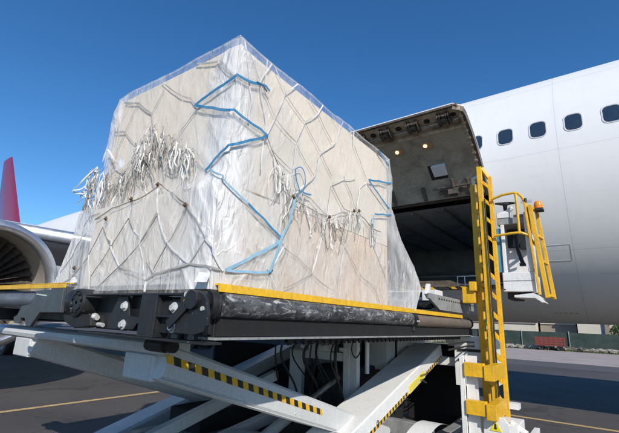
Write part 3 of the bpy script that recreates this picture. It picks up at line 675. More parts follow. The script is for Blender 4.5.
m = MB(); m.lathe([(.058, -.02), (.074, -.02), (.077, .0), (.077, .015), (.058, .02)], (XR_-.02, YE+.05, 1.72), (.2, 1, 0), 24); m.build('roller_collar', 'blackest', ld, smooth=True)
m = MB(); m.tube([(-1.787, YE-.056, 1.763), (-1.787, YE-.05, 1.763)], .014, 10); m.mi = 1; m.box(-1.795, -1.768, YE-.057, YE-.0505, 1.705, 1.74); m.build('lock_pin', ['bolt', 'edge_yellow'], ld)
for x, z in ((-2.416, 1.696), (-2.412, 1.585), (-1.927, 1.694), (-1.923, 1.588)):
    m = MB(); m.lathe([(.0, -.034), (.018, -.034), (.021, -.028), (.021, -.012)], (x, YE, z), (0, 1, 0), 6); m.lathe([(.02, -.018), (.030, -.016), (.031, -.0125)], (x, YE, z), (0, 1, 0), 18); m.build('bolt', 'bolt', ld)
m = MB(); m.lathe([(.0, -.06), (.012, -.06), (.013, -.05), (.013, -.03)], (-1.643, YE, 1.691), (0, 1, 0), 6); m.build('bolt', 'bolt', ld)
# cross tube below the near end, brackets
YT = 1.66
m = MB(); m.prism([(YT+.03, 1.393), (YT, 1.41), (YT-.01, 1.44), (YT, 1.47), (YT+.03, 1.488), (YT+.2, 1.488), (YT+.22, 1.46), (YT+.22, 1.41), (YT+.2, 1.393)], 'x', -5.3, -2.31)
cross = m.build('cross_beam', 'grey_paint', ld, smooth=True)
for x0, x1 in ((-4.63, -4.30), (-2.74, -2.40)): m = MB(); m.box(x0, x1, YT+.01, YT+.07, 1.232, 1.396); m.build('pivot_bracket', 'grey_paint', cross, bevel=.01)
m = MB(); m.tube([(-2.36, YE+.15, 1.470), (-2.10, YE+.15, 1.470)], .036, 14); m.tube([(-2.30, YE+.13, 1.475), (-2.15, YE+.13, 1.475)], .042, 14); m.build('cam_follower', 'blackest', ld, smooth=True)
# scissor arms
def arm(xa, xb, p, q, h, name_mat='grey_paint', taper=None, cham=.03):
    """box-section arm between two (y, z) points with chamfered long edges"""
    P = Vector((0, p[0], p[1])); Q = Vector((0, q[0], q[1])); d = (Q-P).normalized(); u = Vector((0, -d.z, d.y)); m = MB(); vs = []
    c = cham
    for e in (P, Q):
        for X, s in ((xa, h/2-c), (xa+c, h/2), (xb-c, h/2), (xb, h/2-c), (xb, -h/2+c), (xb-c, -h/2), (xa+c, -h/2), (xa, -h/2+c)):
            vs.append(Vector((X, 0, 0))+e+u*s)
    m.add(vs, [(k, (k+1) % 8, 8+(k+1) % 8, 8+k) for k in range(8)]+[tuple(range(8))[::-1], tuple(range(8, 16))])
    o = m.build('scissor_arm', name_mat, ld, bevel=.004); return o, P, Q, d, u
def stripes(o, X, P, d, u, t0, t1, s0, s1, pitch=.062, lean=.03, sgn=1):
    m = MB(); t = t0; k = 0
    while t < t1-.001:
        e = min(t+pitch/2*1.0, t1); m.mi = k % 2
        v = [P+d*a+u*b for a, b in ((t, s0), (e, s0), (e+lean, s1), (t+lean, s1))]
        m.add([Vector((X, a.y, a.z)) for a in v]+[Vector((X+.0018*sgn, a.y, a.z)) for a in v], [(0, 1, 2, 3), (7, 6, 5, 4), (0, 4, 5, 1), (1, 5, 6, 2), (2, 6, 7, 3), (3, 7, 4, 0)])
        t = e; k += 1
    m.build('hazard_stripe', ['edge_yellow', 'hazard_black'], o)
def studs(o, X, pts):
    m = MB()
    for y, z in pts: m.tube([(X, y, z), (X+.008, y, z)], .008, 8)
    m.build('grease_nipple', 'bolt', o)
sa, ca = -.284, 1
PA = (1.20, 1.445)
# arms A fall away from the near end, arms B rise towards the aircraft
oA, P, Q, d, u = arm(-2.68, -2.30, (1.70, 1.366), (5.07, .311), .222, cham=.022)
stripes(oA, -2.2998, P, d, u, .0, 1.93, -.008, .042, .126, -.03)
studs(oA, -2.30, [(2.4, 1.08), (3.1, .86)])
m = MB(); m.beam(P+Vector((-2.295, 0, 0))+d*.0-u*.113, P+Vector((-2.295, 0, 0))+d*3.4-u*.113, .03, .006, u); m.build('weld_lip', 'grey_paint', oA)
oB, P, Q, d, u = arm(-2.61, -2.15, (2.75, .18), (6.75, 1.276), .22, 'white_paint', cham=.012)
tt = lambda y: (y-2.75)/d.y
stripes(oB, -2.1498, P, d, u, tt(3.7), tt(5.30), -.092, -.048, .085, .0)
stripes(oB, -2.1498, P, d, u, tt(5.96), tt(6.70), -.092, -.048, .085, .0)
m = MB(); v = [P+d*tt(a)+u*b for a, b in ((5.35, -.105), (5.92, -.105), (5.92, -.005), (5.35, -.005))]
m.add([Vector((-2.1498, a.y, a.z)) for a in v]+[Vector((-2.1475, a.y, a.z)) for a in v], [(0, 1, 2, 3), (7, 6, 5, 4), (0, 4, 5, 1), (1, 5, 6, 2), (2, 6, 7, 3), (3, 7, 4, 0)])
m.mi = 1
for k in range(4):
    v = [P+d*tt(a)+u*b for a, b in ((5.43, -.085+.018*k), (5.84-.07*k, -.085+.018*k), (5.84-.07*k, -.080+.018*k), (5.43, -.080+.018*k))]
    m.add([Vector((-2.1468, a.y, a.z)) for a in v], [(0, 1, 2, 3)])
m.build('warning_label', ['label_yellow', 'strap_grey'], oB, label='bright yellow warning label')
c_ = P+d*tt(4.42)-u*.045; m = MB(); m.lathe([(.026, 0), (.026, .002), (.034, .002), (.034, 0)], (-2.149, c_.y, c_.z), (1, 0, 0), 24)
m.tube([(-2.148, c_.y+.012, c_.z+.012), (-2.148, c_.y, c_.z+.02), (-2.148, c_.y-.01, c_.z+.008), (-2.148, c_.y+.002, c_.z+.002), (-2.148, c_.y+.013, c_.z+.012), (-2.148, c_.y+.006, c_.z-.018)], .003, 5)
m.build('lifting_mark', 'hazard_black', oB)
for yy, xx in ((4.8, -2.45), (5.0, -2.42), (5.6, -2.38)):
    c_ = P+d*tt(yy)+u*.1; m = MB(); m.tube([(xx, c_.y, c_.z), (xx, c_.y-.002, c_.z+.006)], .012, 8); m.build('grease_nipple', 'bolt', oB)
oA2, P, Q, d, u = arm(-4.62, -4.26, (1.70, 1.353), (5.07, .30), .21)
oB2, P, Q, d, u = arm(-5.02, -4.66, (2.75, .18), (6.75, 1.276), .20)
for x0, x1, y, z in ((-4.86, -2.17, 4.21, .58), (-4.8, -2.17, 6.70, 1.27), (-4.8, -2.2, 5.05, .30), (-4.8, -2.2, 2.80, .19)):
    m = MB(); m.tube([(x0-.02, y, z), (x1+.015, y, z)], .055, 20); m.build('pivot_shaft', 'dull_grey', ld, smooth=True)
# lift cylinder, cross frame of the arms
m = MB(); m.tube([(-3.0, 2.9, .28), (-3.0, 4.3, .72)], .06, 16); m.build('lift_cylinder', 'grey_paint', ld, smooth=True)
m = MB(); m.tube([(-3.0, 4.3, .72), (-3.0, 5.2, 1.0)], .035, 14); m.build('piston_rod', 'metal', ld, smooth=True)

# chassis
m = MB()
m.box(-4.35, -4.2, .2, 8.0, .16, .42); m.box(-4.0, -2.6, 2.4, 3.7, .22, .40); m.box(-4.4, -2.5, .5, .7, .3, .45); m.box(-2.1, -1.95, .2, 8.0, .12, .20)
for y in (.8, 3.4, 5.7, 7.8): m.box(-4.2, -2.0, y, y+.14, .20, .38)
ch = m.build('chassis', 'dull_grey', ld, bevel=.01)
m = MB(); n = 14; m.add([(x, 4.75+.9*i/n, .44+.08*sin(pi*i/n)) for i in range(n+1) for x in (-1.98, -1.72)], [(2*i, 2*i+1, 2*i+3, 2*i+2) for i in range(n)]); m.build('wheel_fender', 'white_paint', ch, smooth=True)
m = MB(); m.box(-3.0, -1.62, 6.85, 7.0, 1.06, 1.19); m.build('cross_rail', 'white_paint', ch, bevel=.01)
m = MB(); m.box(-2.1, -1.75, 6.95, 7.1, 1.36, 1.53); m.box(-2.1, -1.9, 6.8, 6.9, 1.40, 1.52); m.build('cross_rail', 'white_paint', ch, bevel=.01)
m = MB(); m.box(-1.95, -1.42, 6.75, 7.6, .80, 1.52); m.mi = 1; m.box(-1.52, -1.44, 6.743, 6.75, .95, 1.12); bx = m.build('front_housing', ['white_paint', 'strap_blue'], ch, bevel=.012)
m = MB(); m.box(-1.9, -1.5, 6.735, 6.745, 1.30, 1.34); m.box(-1.9, -1.6, 6.735, 6.745, 1.16, 1.18); m.build('vent_slot', 'blackest', bx)
# engine bay frame seen under the deck
X0, X1 = -3.73, -2.66
m = MB(); m.box(X0, X0+.2, 4.86, 4.94, .3, 1.25); m.box(X0-.02, X0, 4.86, 5.16, .3, 1.25); m.build('bay_post', 'grey_paint', ch, bevel=.006)
m = MB(); m.box(X1-.2, X1-.105, 4.86, 4.94, .3, 1.48); m.box(X1-.105, X1, 4.875, 4.96, .3, 1.48); m.build('bay_post', 'grey_paint', ch, bevel=.006)
m = MB(); m.box(X0, X1-.17, 4.88, 4.98, 1.155, 1.262); m.build('bay_cross_member', 'grey_paint', ch, bevel=.006)
m = MB(); m.box(-3.43, -3.07, 4.865, 4.875, 1.265, 1.345); m.build('instruction_plate', 'tag_white', ch)
m = MB(); m.box(X0+.18, X1-.2, 5.35, 6.0, .25, 1.05); m.tube([(-3.35, 5.15, .9), (-2.95, 5.15, .9)], .18, 20); m.tube([(-3.15, 5.1, .4), (-3.15, 5.1, .95)], .17, 20); m.build('power_unit', 'blackest', ch, bevel=.02, smooth=True)
m = MB(); m.tube([(-3.47, 5.05, .4), (-3.43, 4.98, .8), (-3.38, 4.98, 1.15)], .022, 8); m.tube([(-3.38, 5.05, .4), (-3.41, 4.98, .8), (-3.45, 4.98, 1.15)], .018, 8)
for k in range(7):
    x = -3.0+.13*k; m.tube([(x, 3.95, 1.54), (x+.02, 3.93, 1.47-.02*(k % 3)), (x+.07, 3.95, 1.54)], .008, 6)
m.tube(crv([(-2.68, 4.84, 1.5), (-2.71, 4.82, 1.32), (-2.65, 4.82, 1.22), (-2.59, 4.84, 1.32), (-2.60, 4.84, 1.5)]), .008, 8)
m.build('hydraulic_hose', 'blackest', ch, smooth=True)
m = MB(); m.tube([(-2.68, 5.2, 1.5), (-2.68, 5.2, 1.0)], .03, 12); m.build('pipe', 'white_paint', ch, smooth=True)
m = MB(); m.box(-3.00, -2.66, 5.8, 6.1, 1.0, 1.52); m.build('control_cabinet', 'grey_paint', ch, bevel=.008)
m = MB(); m.tube([(-2.80, 6.25, 1.36), (-2.76, 6.2, 1.42), (-2.68, 6.15, 1.46), (-2.5, 6.15, 1.46)], .035, 12); m.build('pipe', 'white_paint', ch, smooth=True)
m = MB(); m.box(-4.0, -3.2, 3.95, 4.6, 1.36, 1.50); m.build('hydraulic_tank', 'blue_paint', ch, bevel=.015)
m = MB()
for k in range(14):
    x = random.uniform(-3.1, -2.7); y = random.uniform(5.9, 7); z = random.uniform(.45, 1.0); m.tube([(x, y, z), (x+random.uniform(-.2, .3), y+.1, z+random.uniform(-.2, .2)), (x+random.uniform(-.1, .4), y+.2, z+random.uniform(-.3, .2))], .014, 6)
m.build('hydraulic_hose', 'blackest', ch, smooth=True)
m = MB(); m.box(-4.3, -3.9, 5.6, 7.6, .25, .9); m.box(-3.2, -3.1, 6.0, 8.0, .1, 1.3); m.box(-3.1, -1.95, 7.62, 7.9, .02, 1.35); m.build('cover_and_shade_walls', 'shade_black', ch, bevel=.03)  # engine cover plus two black walls added to paint in the bay's shade
for (x, y) in ((-2.3, .6), (-4.6, .6), (-3.4, 7.2), (-4.7, 7.2)):
    m = MB(); r = .42; m.lathe([(.23, -.13), (.36, -.15), (r-.02, -.12), (r, -.06), (r, .06), (r-.02, .12), (.36, .15), (.23, .13)], (x, y, r), (1, 0, 0), 40)
    wh = m.build('wheel', 'blackest', ld, smooth=True)
    s = 1 if x > -3 else -1
    m = MB(); m.lathe([(.232, .13*s), (.215, .09*s), (.19, .04*s), (.08, .05*s), (.075, .10*s), (.0, .11*s)], (x, y, r), (1, 0, 0), 32)
    for k in range(8): a = k*pi/4; m.tube([(x+.045*s, y+.13*cos(a), r+.13*sin(a)), (x+.07*s, y+.13*cos(a), r+.13*sin(a))], .014, 6)
    m.build('rim', 'dull_grey', wh, smooth=True)

m = MB(); m.box(-4.3, -3.75, 3.3, 4.7, .22, .62); m.build('battery_box', 'shade_black', ch, bevel=.02)
m = MB(); m.box(-3.72, -2.75, 6.2, 6.6, .2, 1.45); m.build('pump_housing', 'shade_black', ch, bevel=.02)
m = MB(); m.box(-4.5, -3.8, 6.3, 6.5, .3, 1.45); m.build('rear_panel', 'dull_grey', ch, bevel=.01)
for x, y0_, z0_, y1_, z1_ in ((-3.62, 2.3, .45, 4.4, .95), (-3.35, 2.2, .30, 4.6, .62)):
    m = MB(); m.beam((x, y0_, z0_), (x, y1_, z1_), .10, .12); m.build('brace', 'grey_paint', ch, bevel=.01)
m = MB(); m.prism([(2.0, .30), (2.5, .52), (3.3, .56), (3.9, .40), (3.9, .25), (2.0, .22)], 'x', -3.25, -2.75); m.build('axle_cover', 'grey_paint', ch, bevel=.03)
random.seed(12)
for k in range(9):
    x = random.uniform(-3.6, -2.75); y = random.uniform(4.3, 4.8); m = MB()
    m.tube(crv([(x, y, 1.5), (x+random.uniform(-.1, .1), y-.1, 1.2), (x+random.uniform(-.15, .15), y+.1, .8), (x+.1, y+.1, .4)]), random.choice((.010, .014, .02)), 7); m.build('hydraulic_hose', 'blackest', ch, smooth=True)
for k in range(5):
    m = MB(); x = -3.55+.16*k; m.box(x, x+.09, 4.84, 4.86, 1.28, 1.28+.05+.03*(k % 2)); m.build('valve', 'bolt', ch)
m = MB(); m.box(-2.72, -2.70, 6.3, 7.5, .9, 1.5); m.build('side_panel', 'white_paint', ch)
for z in (1.38, 1.44): m = MB(); m.tube([(-1.60, 5.3, z), (-1.62, 6.2, z+.02), (-1.66, 6.9, z)], .012, 6); m.build('hydraulic_hose', 'blackest', ch, smooth=True)
m = MB(); m.box(-5.2, -5.15, 4.7, 6.9, .1, 1.3); m.build('shade_backdrop', 'shade_black', ch)  # black sheet added behind the arms as painted shade, hiding sunlit ground
# forward bridge platform reaching to the sill
m = MB()
m.prism([(5.15, 2.07), (7.75, 2.07), (7.9, 2.02), (7.75, 1.87), (5.55, 1.87), (5.15, 2.0)], 'x', -1.80, -1.765)
br = m.build('bridge_side', 'dull_grey', ld, bevel=.006)
m = MB(); m.prism([(5.15, 2.10), (7.8, 2.10), (7.8, 1.9), (5.15, 1.9)], 'x', -4.35, -4.31); m.build('bridge_side', 'grey_paint', ld, bevel=.006)
m = MB(); m.box(-4.30, -1.81, 5.75, 7.8, 1.93, 1.98); m.box(-4.30, -1.81, 5.6, 5.75, 1.86, 1.90); m.build('bridge_floor', 'dull_grey', ld)
m = MB()
for k in range(8): m.tube([(-4.2, 5.9+.24*k, 2.03), (-1.9, 5.9+.24*k, 2.03)], .035, 10)
m.build('bridge_roller', 'metal', ld, smooth=True)
# yellow black row along the bridge side
m = MB(); k = 0; y = 5.5
while y < 7.4: m.mi = k % 2; m.prism([(y, 2.008), (y+.055, 2.008), (y+.055, 2.032), (y, 2.032)], 'x', -1.7648, -1.763); y += .055; k += 1
m.build('hazard_stripe', ['hazard_black', 'dull_grey'], br)
m = MB(); m.box(-2.75, -2.03, 5.90, 6.10, 2.14, 2.165); m.build('stop_plate', 'white_paint', ld, bevel=.006, label='white topped stop plate')
m = MB(); m.box(-2.72, -2.05, 5.94, 6.05, 2.0, 2.138); m.build('stop_block', 'blackest', ld, bevel=.004)
MB().box(-2.03, -1.83, 5.6, 5.9, 2.0, 2.15).build('guide_cheek', 'white_paint', ld, bevel=.006); m = MB(); m.prism([(5.2, 2.06), (5.28, 2.2), (5.34, 2.2), (5.30, 2.0)], 'x', -1.86, -1.81); m.build('guide_cheek', 'white_paint', ld, bevel=.006)
m = MB(); m.box(-2.6, -1.9, 5.6, 5.7, 1.88, 1.98); m.tube([(-2.5, 5.55, 1.93), (-2.0, 5.55, 1.93)], .03, 10); m.build('bridge_hinge', 'black', ld)

# yellow ladder mast

def rail(m, x, y, z0, z1, wx, wy, lean=.0):
    m.beam((x, y, z0), (x, y, z1), wx, wy, (0, 1, 0))
YM = 6.45
LX = {'a': -1.475, 'b': -1.335, 'c': -1.235}
m = MB(); m.box(LX['b']-.037, LX['b']+.037, YM-.03, YM+.03, .50, 4.16); mast = m.build('mast_rail', 'yellow', ld, bevel=.006)
mz = {'a': 3.86, 'c': 4.02}
m = MB(); m.box(LX['a']-.055, LX['a']+.04, YM+.16, YM+.22, .55, 3.95); m.build('mast_rail', 'yellow', ld, bevel=.006)
m = MB(); m.box(LX['c']-.0, LX['c']+.06, YM+.06, YM+.12, .48, 4.0); m.build('mast_rail', 'yellow', ld, bevel=.006)
for k in range(12):
    z = .66+.288*k; m = MB(); m.prism([(LX['b']+.037, z+.03), (LX['c']-.0, z-.03), (LX['c']-.0, z+.03), (LX['b']+.037, z+.10)], 'y', YM-.02, YM+.11); m.build('rung', 'yellow', mast, bevel=.004)
    m = MB(); m.box(LX['a']+.035, LX['b']-.037, YM+.1, YM+.16, z+.17, z+.215); m.build('rung', 'yellow', mast, bevel=.004)
m = MB(); m.beam((LX['b']+.03, YM+.03, 4.15), (LX['c']+.02, YM+.09, 3.97), .05, .05); m.build('mast_cap', 'yellow', mast, bevel=.004)
m = MB(); m.tube([(LX['a'], YM+.19, 3.93), (LX['a']+.01, YM+.12, 4.02), (LX['b']-.06, YM+.1, 4.03)], .03, 10); m.build('hose_elbow', 'white_paint', mast, smooth=True)
YB = 5.72
m = MB(); m.box(-1.60, -1.555, YB, YB+.1, .25, 1.30); m.box(-1.555, -1.54, YB, YB+.02, .25, 1.28); m.build('column', 'white_paint', ld, bevel=.005)
m = MB(); m.box(-1.54, -1.40, YB+.08, YB+.12, .2, 1.3); m.build('column_plate', 'white_paint', ld)
for z in (1.05, .60):
    m = MB(); m.box(-1.535, -1.29, YB-.03, YB+.06, z, z+.17); m.build('mast_arm', 'yellow', ld, bevel=.006)
    m = MB(); m.box(-1.288, -1.17, YB-.05, YB+.62, z-.03, z+.15); m.build('mast_clamp', 'yellow', ld, bevel=.006)
m = MB(); m.box(-1.72, -1.53, YM+.05, YM+.2, 2.02, 2.25); m.box(-1.60, -1.50, YM+.0, YM+.2, 2.2, 2.34); m.build('mast_guide', 'yellow', ld, bevel=.01)
m = MB(); m.tube([(LX['b']+.06, YM-.06, .75), (LX['b']+.06, YM-.06, 3.6)], .012, 8); m.build('cable', 'blackest', mast)
# foot and outrigger under the mast
m = MB(); m.box(-1.5, -1.05, 5.9, 6.5, .1, .32); m.box(-1.30, -1.0, 6.0, 6.5, .32, .50); ft = m.build('outrigger', 'white_paint', ld, bevel=.01)
m = MB(); m.prism([(-1.36, .2), (-1.06, .2), (-1.06, .52), (-1.12, .60), (-1.32, .60), (-1.36, .52)], 'y', 5.80, 5.83); m.build('foot_plate', 'white_paint', ft, bevel=.004)
m = MB(); m.prism([(-1.285, .44), (-1.15, .44), (-1.2175, .56)], 'y', 5.792, 5.799); m.mi = 1; m.prism([(-1.235, .462), (-1.205, .462), (-1.212, .525), (-1.228, .525)], 'y', 5.788, 5.7915); m.build('warning_triangle', ['label_yellow', 'hazard_black'], ft)
m = MB(); m.prism([(-1.0, .18), (-.86, .46), (-.80, .46), (-.80, .18)], 'y', 5.9, 6.3); m.build('deflector_plate', 'white_paint', ft, bevel=.004)
m = MB(); m.tube([(-1.1, 6.1, .50), (-.92, 6.1, .40)], .04, 10); m.build('jack_cylinder', 'white_paint', ft, smooth=True)
m = MB(); m.box(-1.2, -1.06, 6.52, 6.7, .60, .67); m.build('step', 'white_paint', ft)

# operator cab
CX0, CX1, CY0, CY1 = -1.13, -.72, 6.52, 7.25
m = MB(); m.box(CX0, CX1, CY0, CY1, 2.19, 2.47); m.build('cab_base', 'white_paint', ld, bevel=.012)
m = MB(); m.box(CX0, CX1, CY0-.006, CY0-.001, 2.342, 2.350); m.build('panel_seam', 'dull_grey', ld)
m = MB(); m.box(CX0, CX1-.02, CY0+.42, CY1, 2.475, 3.12); m.mi = 1; m.box(CX0+.05, CX1-.03, CY0+.37, CY0+.415, 2.90, 3.19); m.build('cab_back', ['white_paint', 'blackest'], ld, bevel=.006)
m = MB(); m.box(CX0+.02, CX0+.07, CY0+.02, CY0+.06, 2.472, 3.2); m.box(CX1-.06, CX1, CY0, CY0+.05, 2.472, 3.36); m.build('cab_post', 'white_paint', ld, bevel=.006)
m = MB(); m.box(CX0-.06, CX0+.01, CY0+.05, CY0+.1, 2.48, 3.15); m.build('cab_side_strip', 'strap_blue', ld)
m = MB(); m.box(CX0-.02, CX1-.07, CY0+.03, CY1, 3.20, 3.30); m.box(CX0+.2, CX1-.07, CY0+.1, CY1, 3.302, 3.36); m.build('console', 'dull_grey', ld, bevel=.012)
m = MB(); m.box(CX0-.02, CX0+.17, CY0+.02, CY0+.2, 3.302, 3.39); m.tube([(CX0+.0, CY0+.1, 3.38), (CX0+.12, CY0+.08, 3.40), (CX0+.2, CY0+.08, 3.47)], .035, 12); m.build('column_shroud', 'white_paint', ld, bevel=.01, smooth=True)
m = MB(); sc_ = Vector((-1.03, CY0+.12, 3.56)); axw = Vector((.1, -.35, 1)).normalized(); e1 = axw.cross(Vector((0, 1, 0))).normalized(); e2 = axw.cross(e1)
m.tube([sc_+e1*.135*cos(2*pi*k/32)+e2*.135*sin(2*pi*k/32) for k in range(33)], .013, 8, caps=False)
for k in range(3): a = k*2*pi/3+.5; m.tube([sc_-axw*.03, sc_+e1*.13*cos(a)+e2*.13*sin(a)], .012, 6)
m.lathe([(.0, -.01), (.035, -.02), (.03, -.07), (.02, -.16)], sc_, axw, 14); m.build('steering_wheel', 'blackest', ld, smooth=True)
m = MB(); m.tube([(-.95, CY0+.3, 3.12), (-.93, CY0+.25, 2.85), (-.87, CY0+.2, 2.62)], [.03, .025, .03], 10); m.box(-.91, -.83, CY0+.15, CY0+.22, 2.58, 2.62); m.box(-.90, -.76, CY0+.28, CY0+.38, 2.86, 2.96); m.box(-.80, -.74, CY0+.15, CY0+.3, 2.50, 2.55); m.build('control_lever', 'blackest', ld, smooth=True)
m = MB(); m.tube([(CX0+.02, CY0, 2.22), (CX0+.02, CY1, 2.22)], .02, 8); m.box(CX0+.03, CX0+.18, CY0+.1, CY1-.1, 2.09, 2.185); m.box(CX0+.25, CX1-.05, CY0+.05, CY1-.2, 2.11, 2.185); m.build('cab_undercarriage', 'blackest', ld, bevel=.01)
m = MB(); m.prism([(-.98, 2.13), (-.74, 2.16), (-.66, 2.12), (-.60, 2.03), (-.64, 2.03), (-.72, 2.09), (-.98, 2.10)], 'y', CY0-.1, CY0+.3); m.build('mudguard', 'white_paint', ld, bevel=.004)
# guard rails
m = MB(); gy = CY0-.07
def rr_path(pts): return pts
m.tube([(LX['c']+.04, gy+.02, 3.60), (-1.03, gy, 3.645), (-.88, gy, 3.655), (-.815, gy, 3.64), (-.775, gy+.03, 3.59), (-.74, gy+.08, 3.50), (-.71, gy+.14, 3.30), (-.69, gy+.16, 3.05)], .019, 10)
m.tube([(-.845, gy, 3.65), (-.842, gy, 3.02)], .019, 10)
m.tube([(LX['c']+.04, gy+.02, 3.02), (-.95, gy, 3.035), (-.83, gy, 3.04), (-.74, gy+.04, 3.0), (-.69, gy+.12, 2.90), (-.66, gy+.2, 2.86)], .019, 10)
m.build('guard_rail', 'yellow', ld, smooth=True)
m = MB(); gx = -.63
def lean(z): return (3.45-z)*.07
for dy, dx, w_ in ((-.02, 0, .06), (.30, .05, .05)):
    m.beam((gx-.05+dx, CY0+dy, 3.45), (gx+.06+dx, CY0+dy, 2.10), w_, .05, (0, 1, 0))
for z in (3.42, 3.0, 2.62, 2.14): f_ = (3.45-z)/1.35*.11; m.beam((gx-.05+f_, CY0, z), (gx+f_, CY0+.30, z), .04, .04)
m.beam((gx-.115, CY0-.03, 3.50), (gx-.035, CY0-.03, 2.14), .03, .05, (0, 1, 0))
m.build('side_gate', 'yellow', ld, bevel=.005)
m = MB(); m.box(-.635, -.52, CY0+.1, CY0+.24, 3.385, 3.43); bc = m.build('beacon', 'blackest', ld, bevel=.01)
m = MB(); m.lathe([(.058, 0), (.062, .03), (.060, .07), (.045, .105), (.02, .12), (.0, .123)], (-.585, CY0+.17, 3.432), (0, 0, 1), 24); m.build('beacon_lens', 'orange', bc, smooth=True)
m = MB(); m.tube([(-.73, CY0-.02, 3.5), (-.73, CY0-.02, 3.56)], .02, 8); m.build('horn', 'blackest', ld)
# ---------------------------------------------------------------- wrapped air cargo on the deck
pal = thing('cargo_pallet', 'film-wrapped pallet of cream cartons tied with a white and blue net on the raised deck', 'cargo pallet', (-2.6, 2.7, 1.775))
def sm(a, b, x):
    t = min(1, max(0, (x-a)/(b-a))); return t*t*(3-2*t)
def YLf(z): return 1.56-.07*(1-sm(2.40, 2.56, z))
def XRf(z): return -1.755+.03*(1-sm(1.9, 2.9, z))
m = MB(); m.box(-3.42, -1.78, 1.60, 3.98, 1.766, 1.782); m.build('pallet_sheet', 'alu', pal)
m = MB()
for y in (1.62, 2.3, 3.0, 3.8): m.box(-3.2, -1.80, y, y+.1, 1.785, 1.83)
m.box(-1.90, -1.78, 1.55, 1.70, 1.785, 1.86)
m.build('timber_block', 'wood', pal, bevel=.004)
def lumpy(x0, x1, y0, y1, z0, z1, amp, seed, n=14):
    """carton with slightly bowed, dented faces"""
    m = MB()
    def face(o, u, v, nrm):
        vs = []
        for i in range(n+1):
            for j in range(n+1):
                p = Vector(o)+Vector(u)*(i/n)+Vector(v)*(j/n); e = min(i, n-i, j, n-j)/n*4; e = min(1, e)
                vs.append(p+Vector(nrm)*amp*e*(noise.noise(p*2.3+Vector((seed, 0, 0)))+.3))
        fs = [(i*(n+1)+j, (i+1)*(n+1)+j, (i+1)*(n+1)+j+1, i*(n+1)+j+1) for i in range(n) for j in range(n)]
        m.add(vs, fs)
    X, Y, Z = x1-x0, y1-y0, z1-z0
    face((x0, y0, z0), (X, 0, 0), (0, 0, Z), (0, -1, 0)); face((x1, y1, z0), (-X, 0, 0), (0, 0, Z), (0, 1, 0))
    face((x1, y0, z0), (0, Y, 0), (0, 0, Z), (1, 0, 0)); face((x0, y1, z0), (0, -Y, 0), (0, 0, Z), (-1, 0, 0))
    face((x0, y0, z1), (X, 0, 0), (0, Y, 0), (0, 0, 1)); face((x0, y1, z0), (X, 0, 0), (0, -Y, 0), (0, 0, -1))
    return m
lumpy(-3.24, -1.778, 1.578, 3.90, 2.46, 3.425, .008, 1).build('carton', 'carton', pal, smooth=True, label='tall cream upper carton')
lumpy(-3.17, -1.755, 1.508, 2.1, 1.835, 2.435, .007, 5).build('carton', 'carton', pal, smooth=True, label='wide pale lower carton facing the near end')
lumpy(-3.10, -1.752, 2.13, 3.84, 1.835, 2.44, .016, 9).build('carton', 'kraft', pal, smooth=True, label='brown lower carton on the long side')
m = MB(); m.prism([(1.60, 1.84), (1.68, 1.84), (1.86, 1.84), (1.87, 2.12), (1.80, 2.10), (1.74, 2.15), (1.66, 2.09), (1.61, 2.14)], 'x', -1.753, -1.747); m.build('torn_cardboard', 'kraft', pal)
m = MB()
for k in range(8): m.lathe([(.0, -.004), (.011, -.004), (.011, 0)], (-2.02+.035*k-.12, 1.497, 1.872+.002*k), (0, 1, 0), 8)
m.build('carton_staple', 'strap_dark', pal)

# film: sheet hanging round the load, points given by perimeter position and height
ZB, ZT = 1.80, 3.478
def XLf(z):
    k = [(1.80, -3.66), (1.86, -3.63), (2.03, -3.54), (2.27, -3.43), (2.43, -3.41), (2.56, -3.36), (2.68, -3.30), (2.95, -3.29), (3.25, -3.28), (3.40, -3.24), (3.48, -3.22)]
    for (a, b), (c, d_) in zip(k, k[1:]):
        if a <= z <= c: return b+(d_-b)*(z-a)/(c-a)
    return k[0][1] if z < k[0][0] else k[-1][1]
def YRf(z):
    k = [(1.80, 4.42), (2.07, 4.62), (2.2, 4.54), (2.33, 4.42), (2.58, 4.16), (2.87, 3.97), (3.23, 3.98), (3.38, 3.95), (3.48, 3.93)]
    for (a, b), (c, d_) in zip(k, k[1:]):
        if a <= z <= c: return b+(d_-b)*(z-a)/(c-a)
    return k[0][1] if z < k[0][0] else k[-1][1]
def fold(u, z, s=0):
    a = noise.noise(Vector((u*4.5+z*.9, z*.8, s))); b = noise.noise(Vector((u*11-z*2.0, z*1.7, s+5))); c = noise.noise(Vector((u*27+z*5, z*5, s+9)))
    rd = (1-abs(noise.noise(Vector((u*7+z*2.6, z*.9, s+20)))*2.2)); rd = max(0, rd)**4
    return max(-.012, a*.012+b*.006+c*.001+rd*.009)
def dzt(q):
    """how far the top of the film sags below its ridge line"""
    k = Vector((q[0]*2.6, q[1]*2.6, 3)); near = min(1, (abs(q[0]+1.74)+abs(q[1]-1.55))*2.5)
    return (.012+.022*noise.noise(k)+.006*noise.noise(k*4))*near
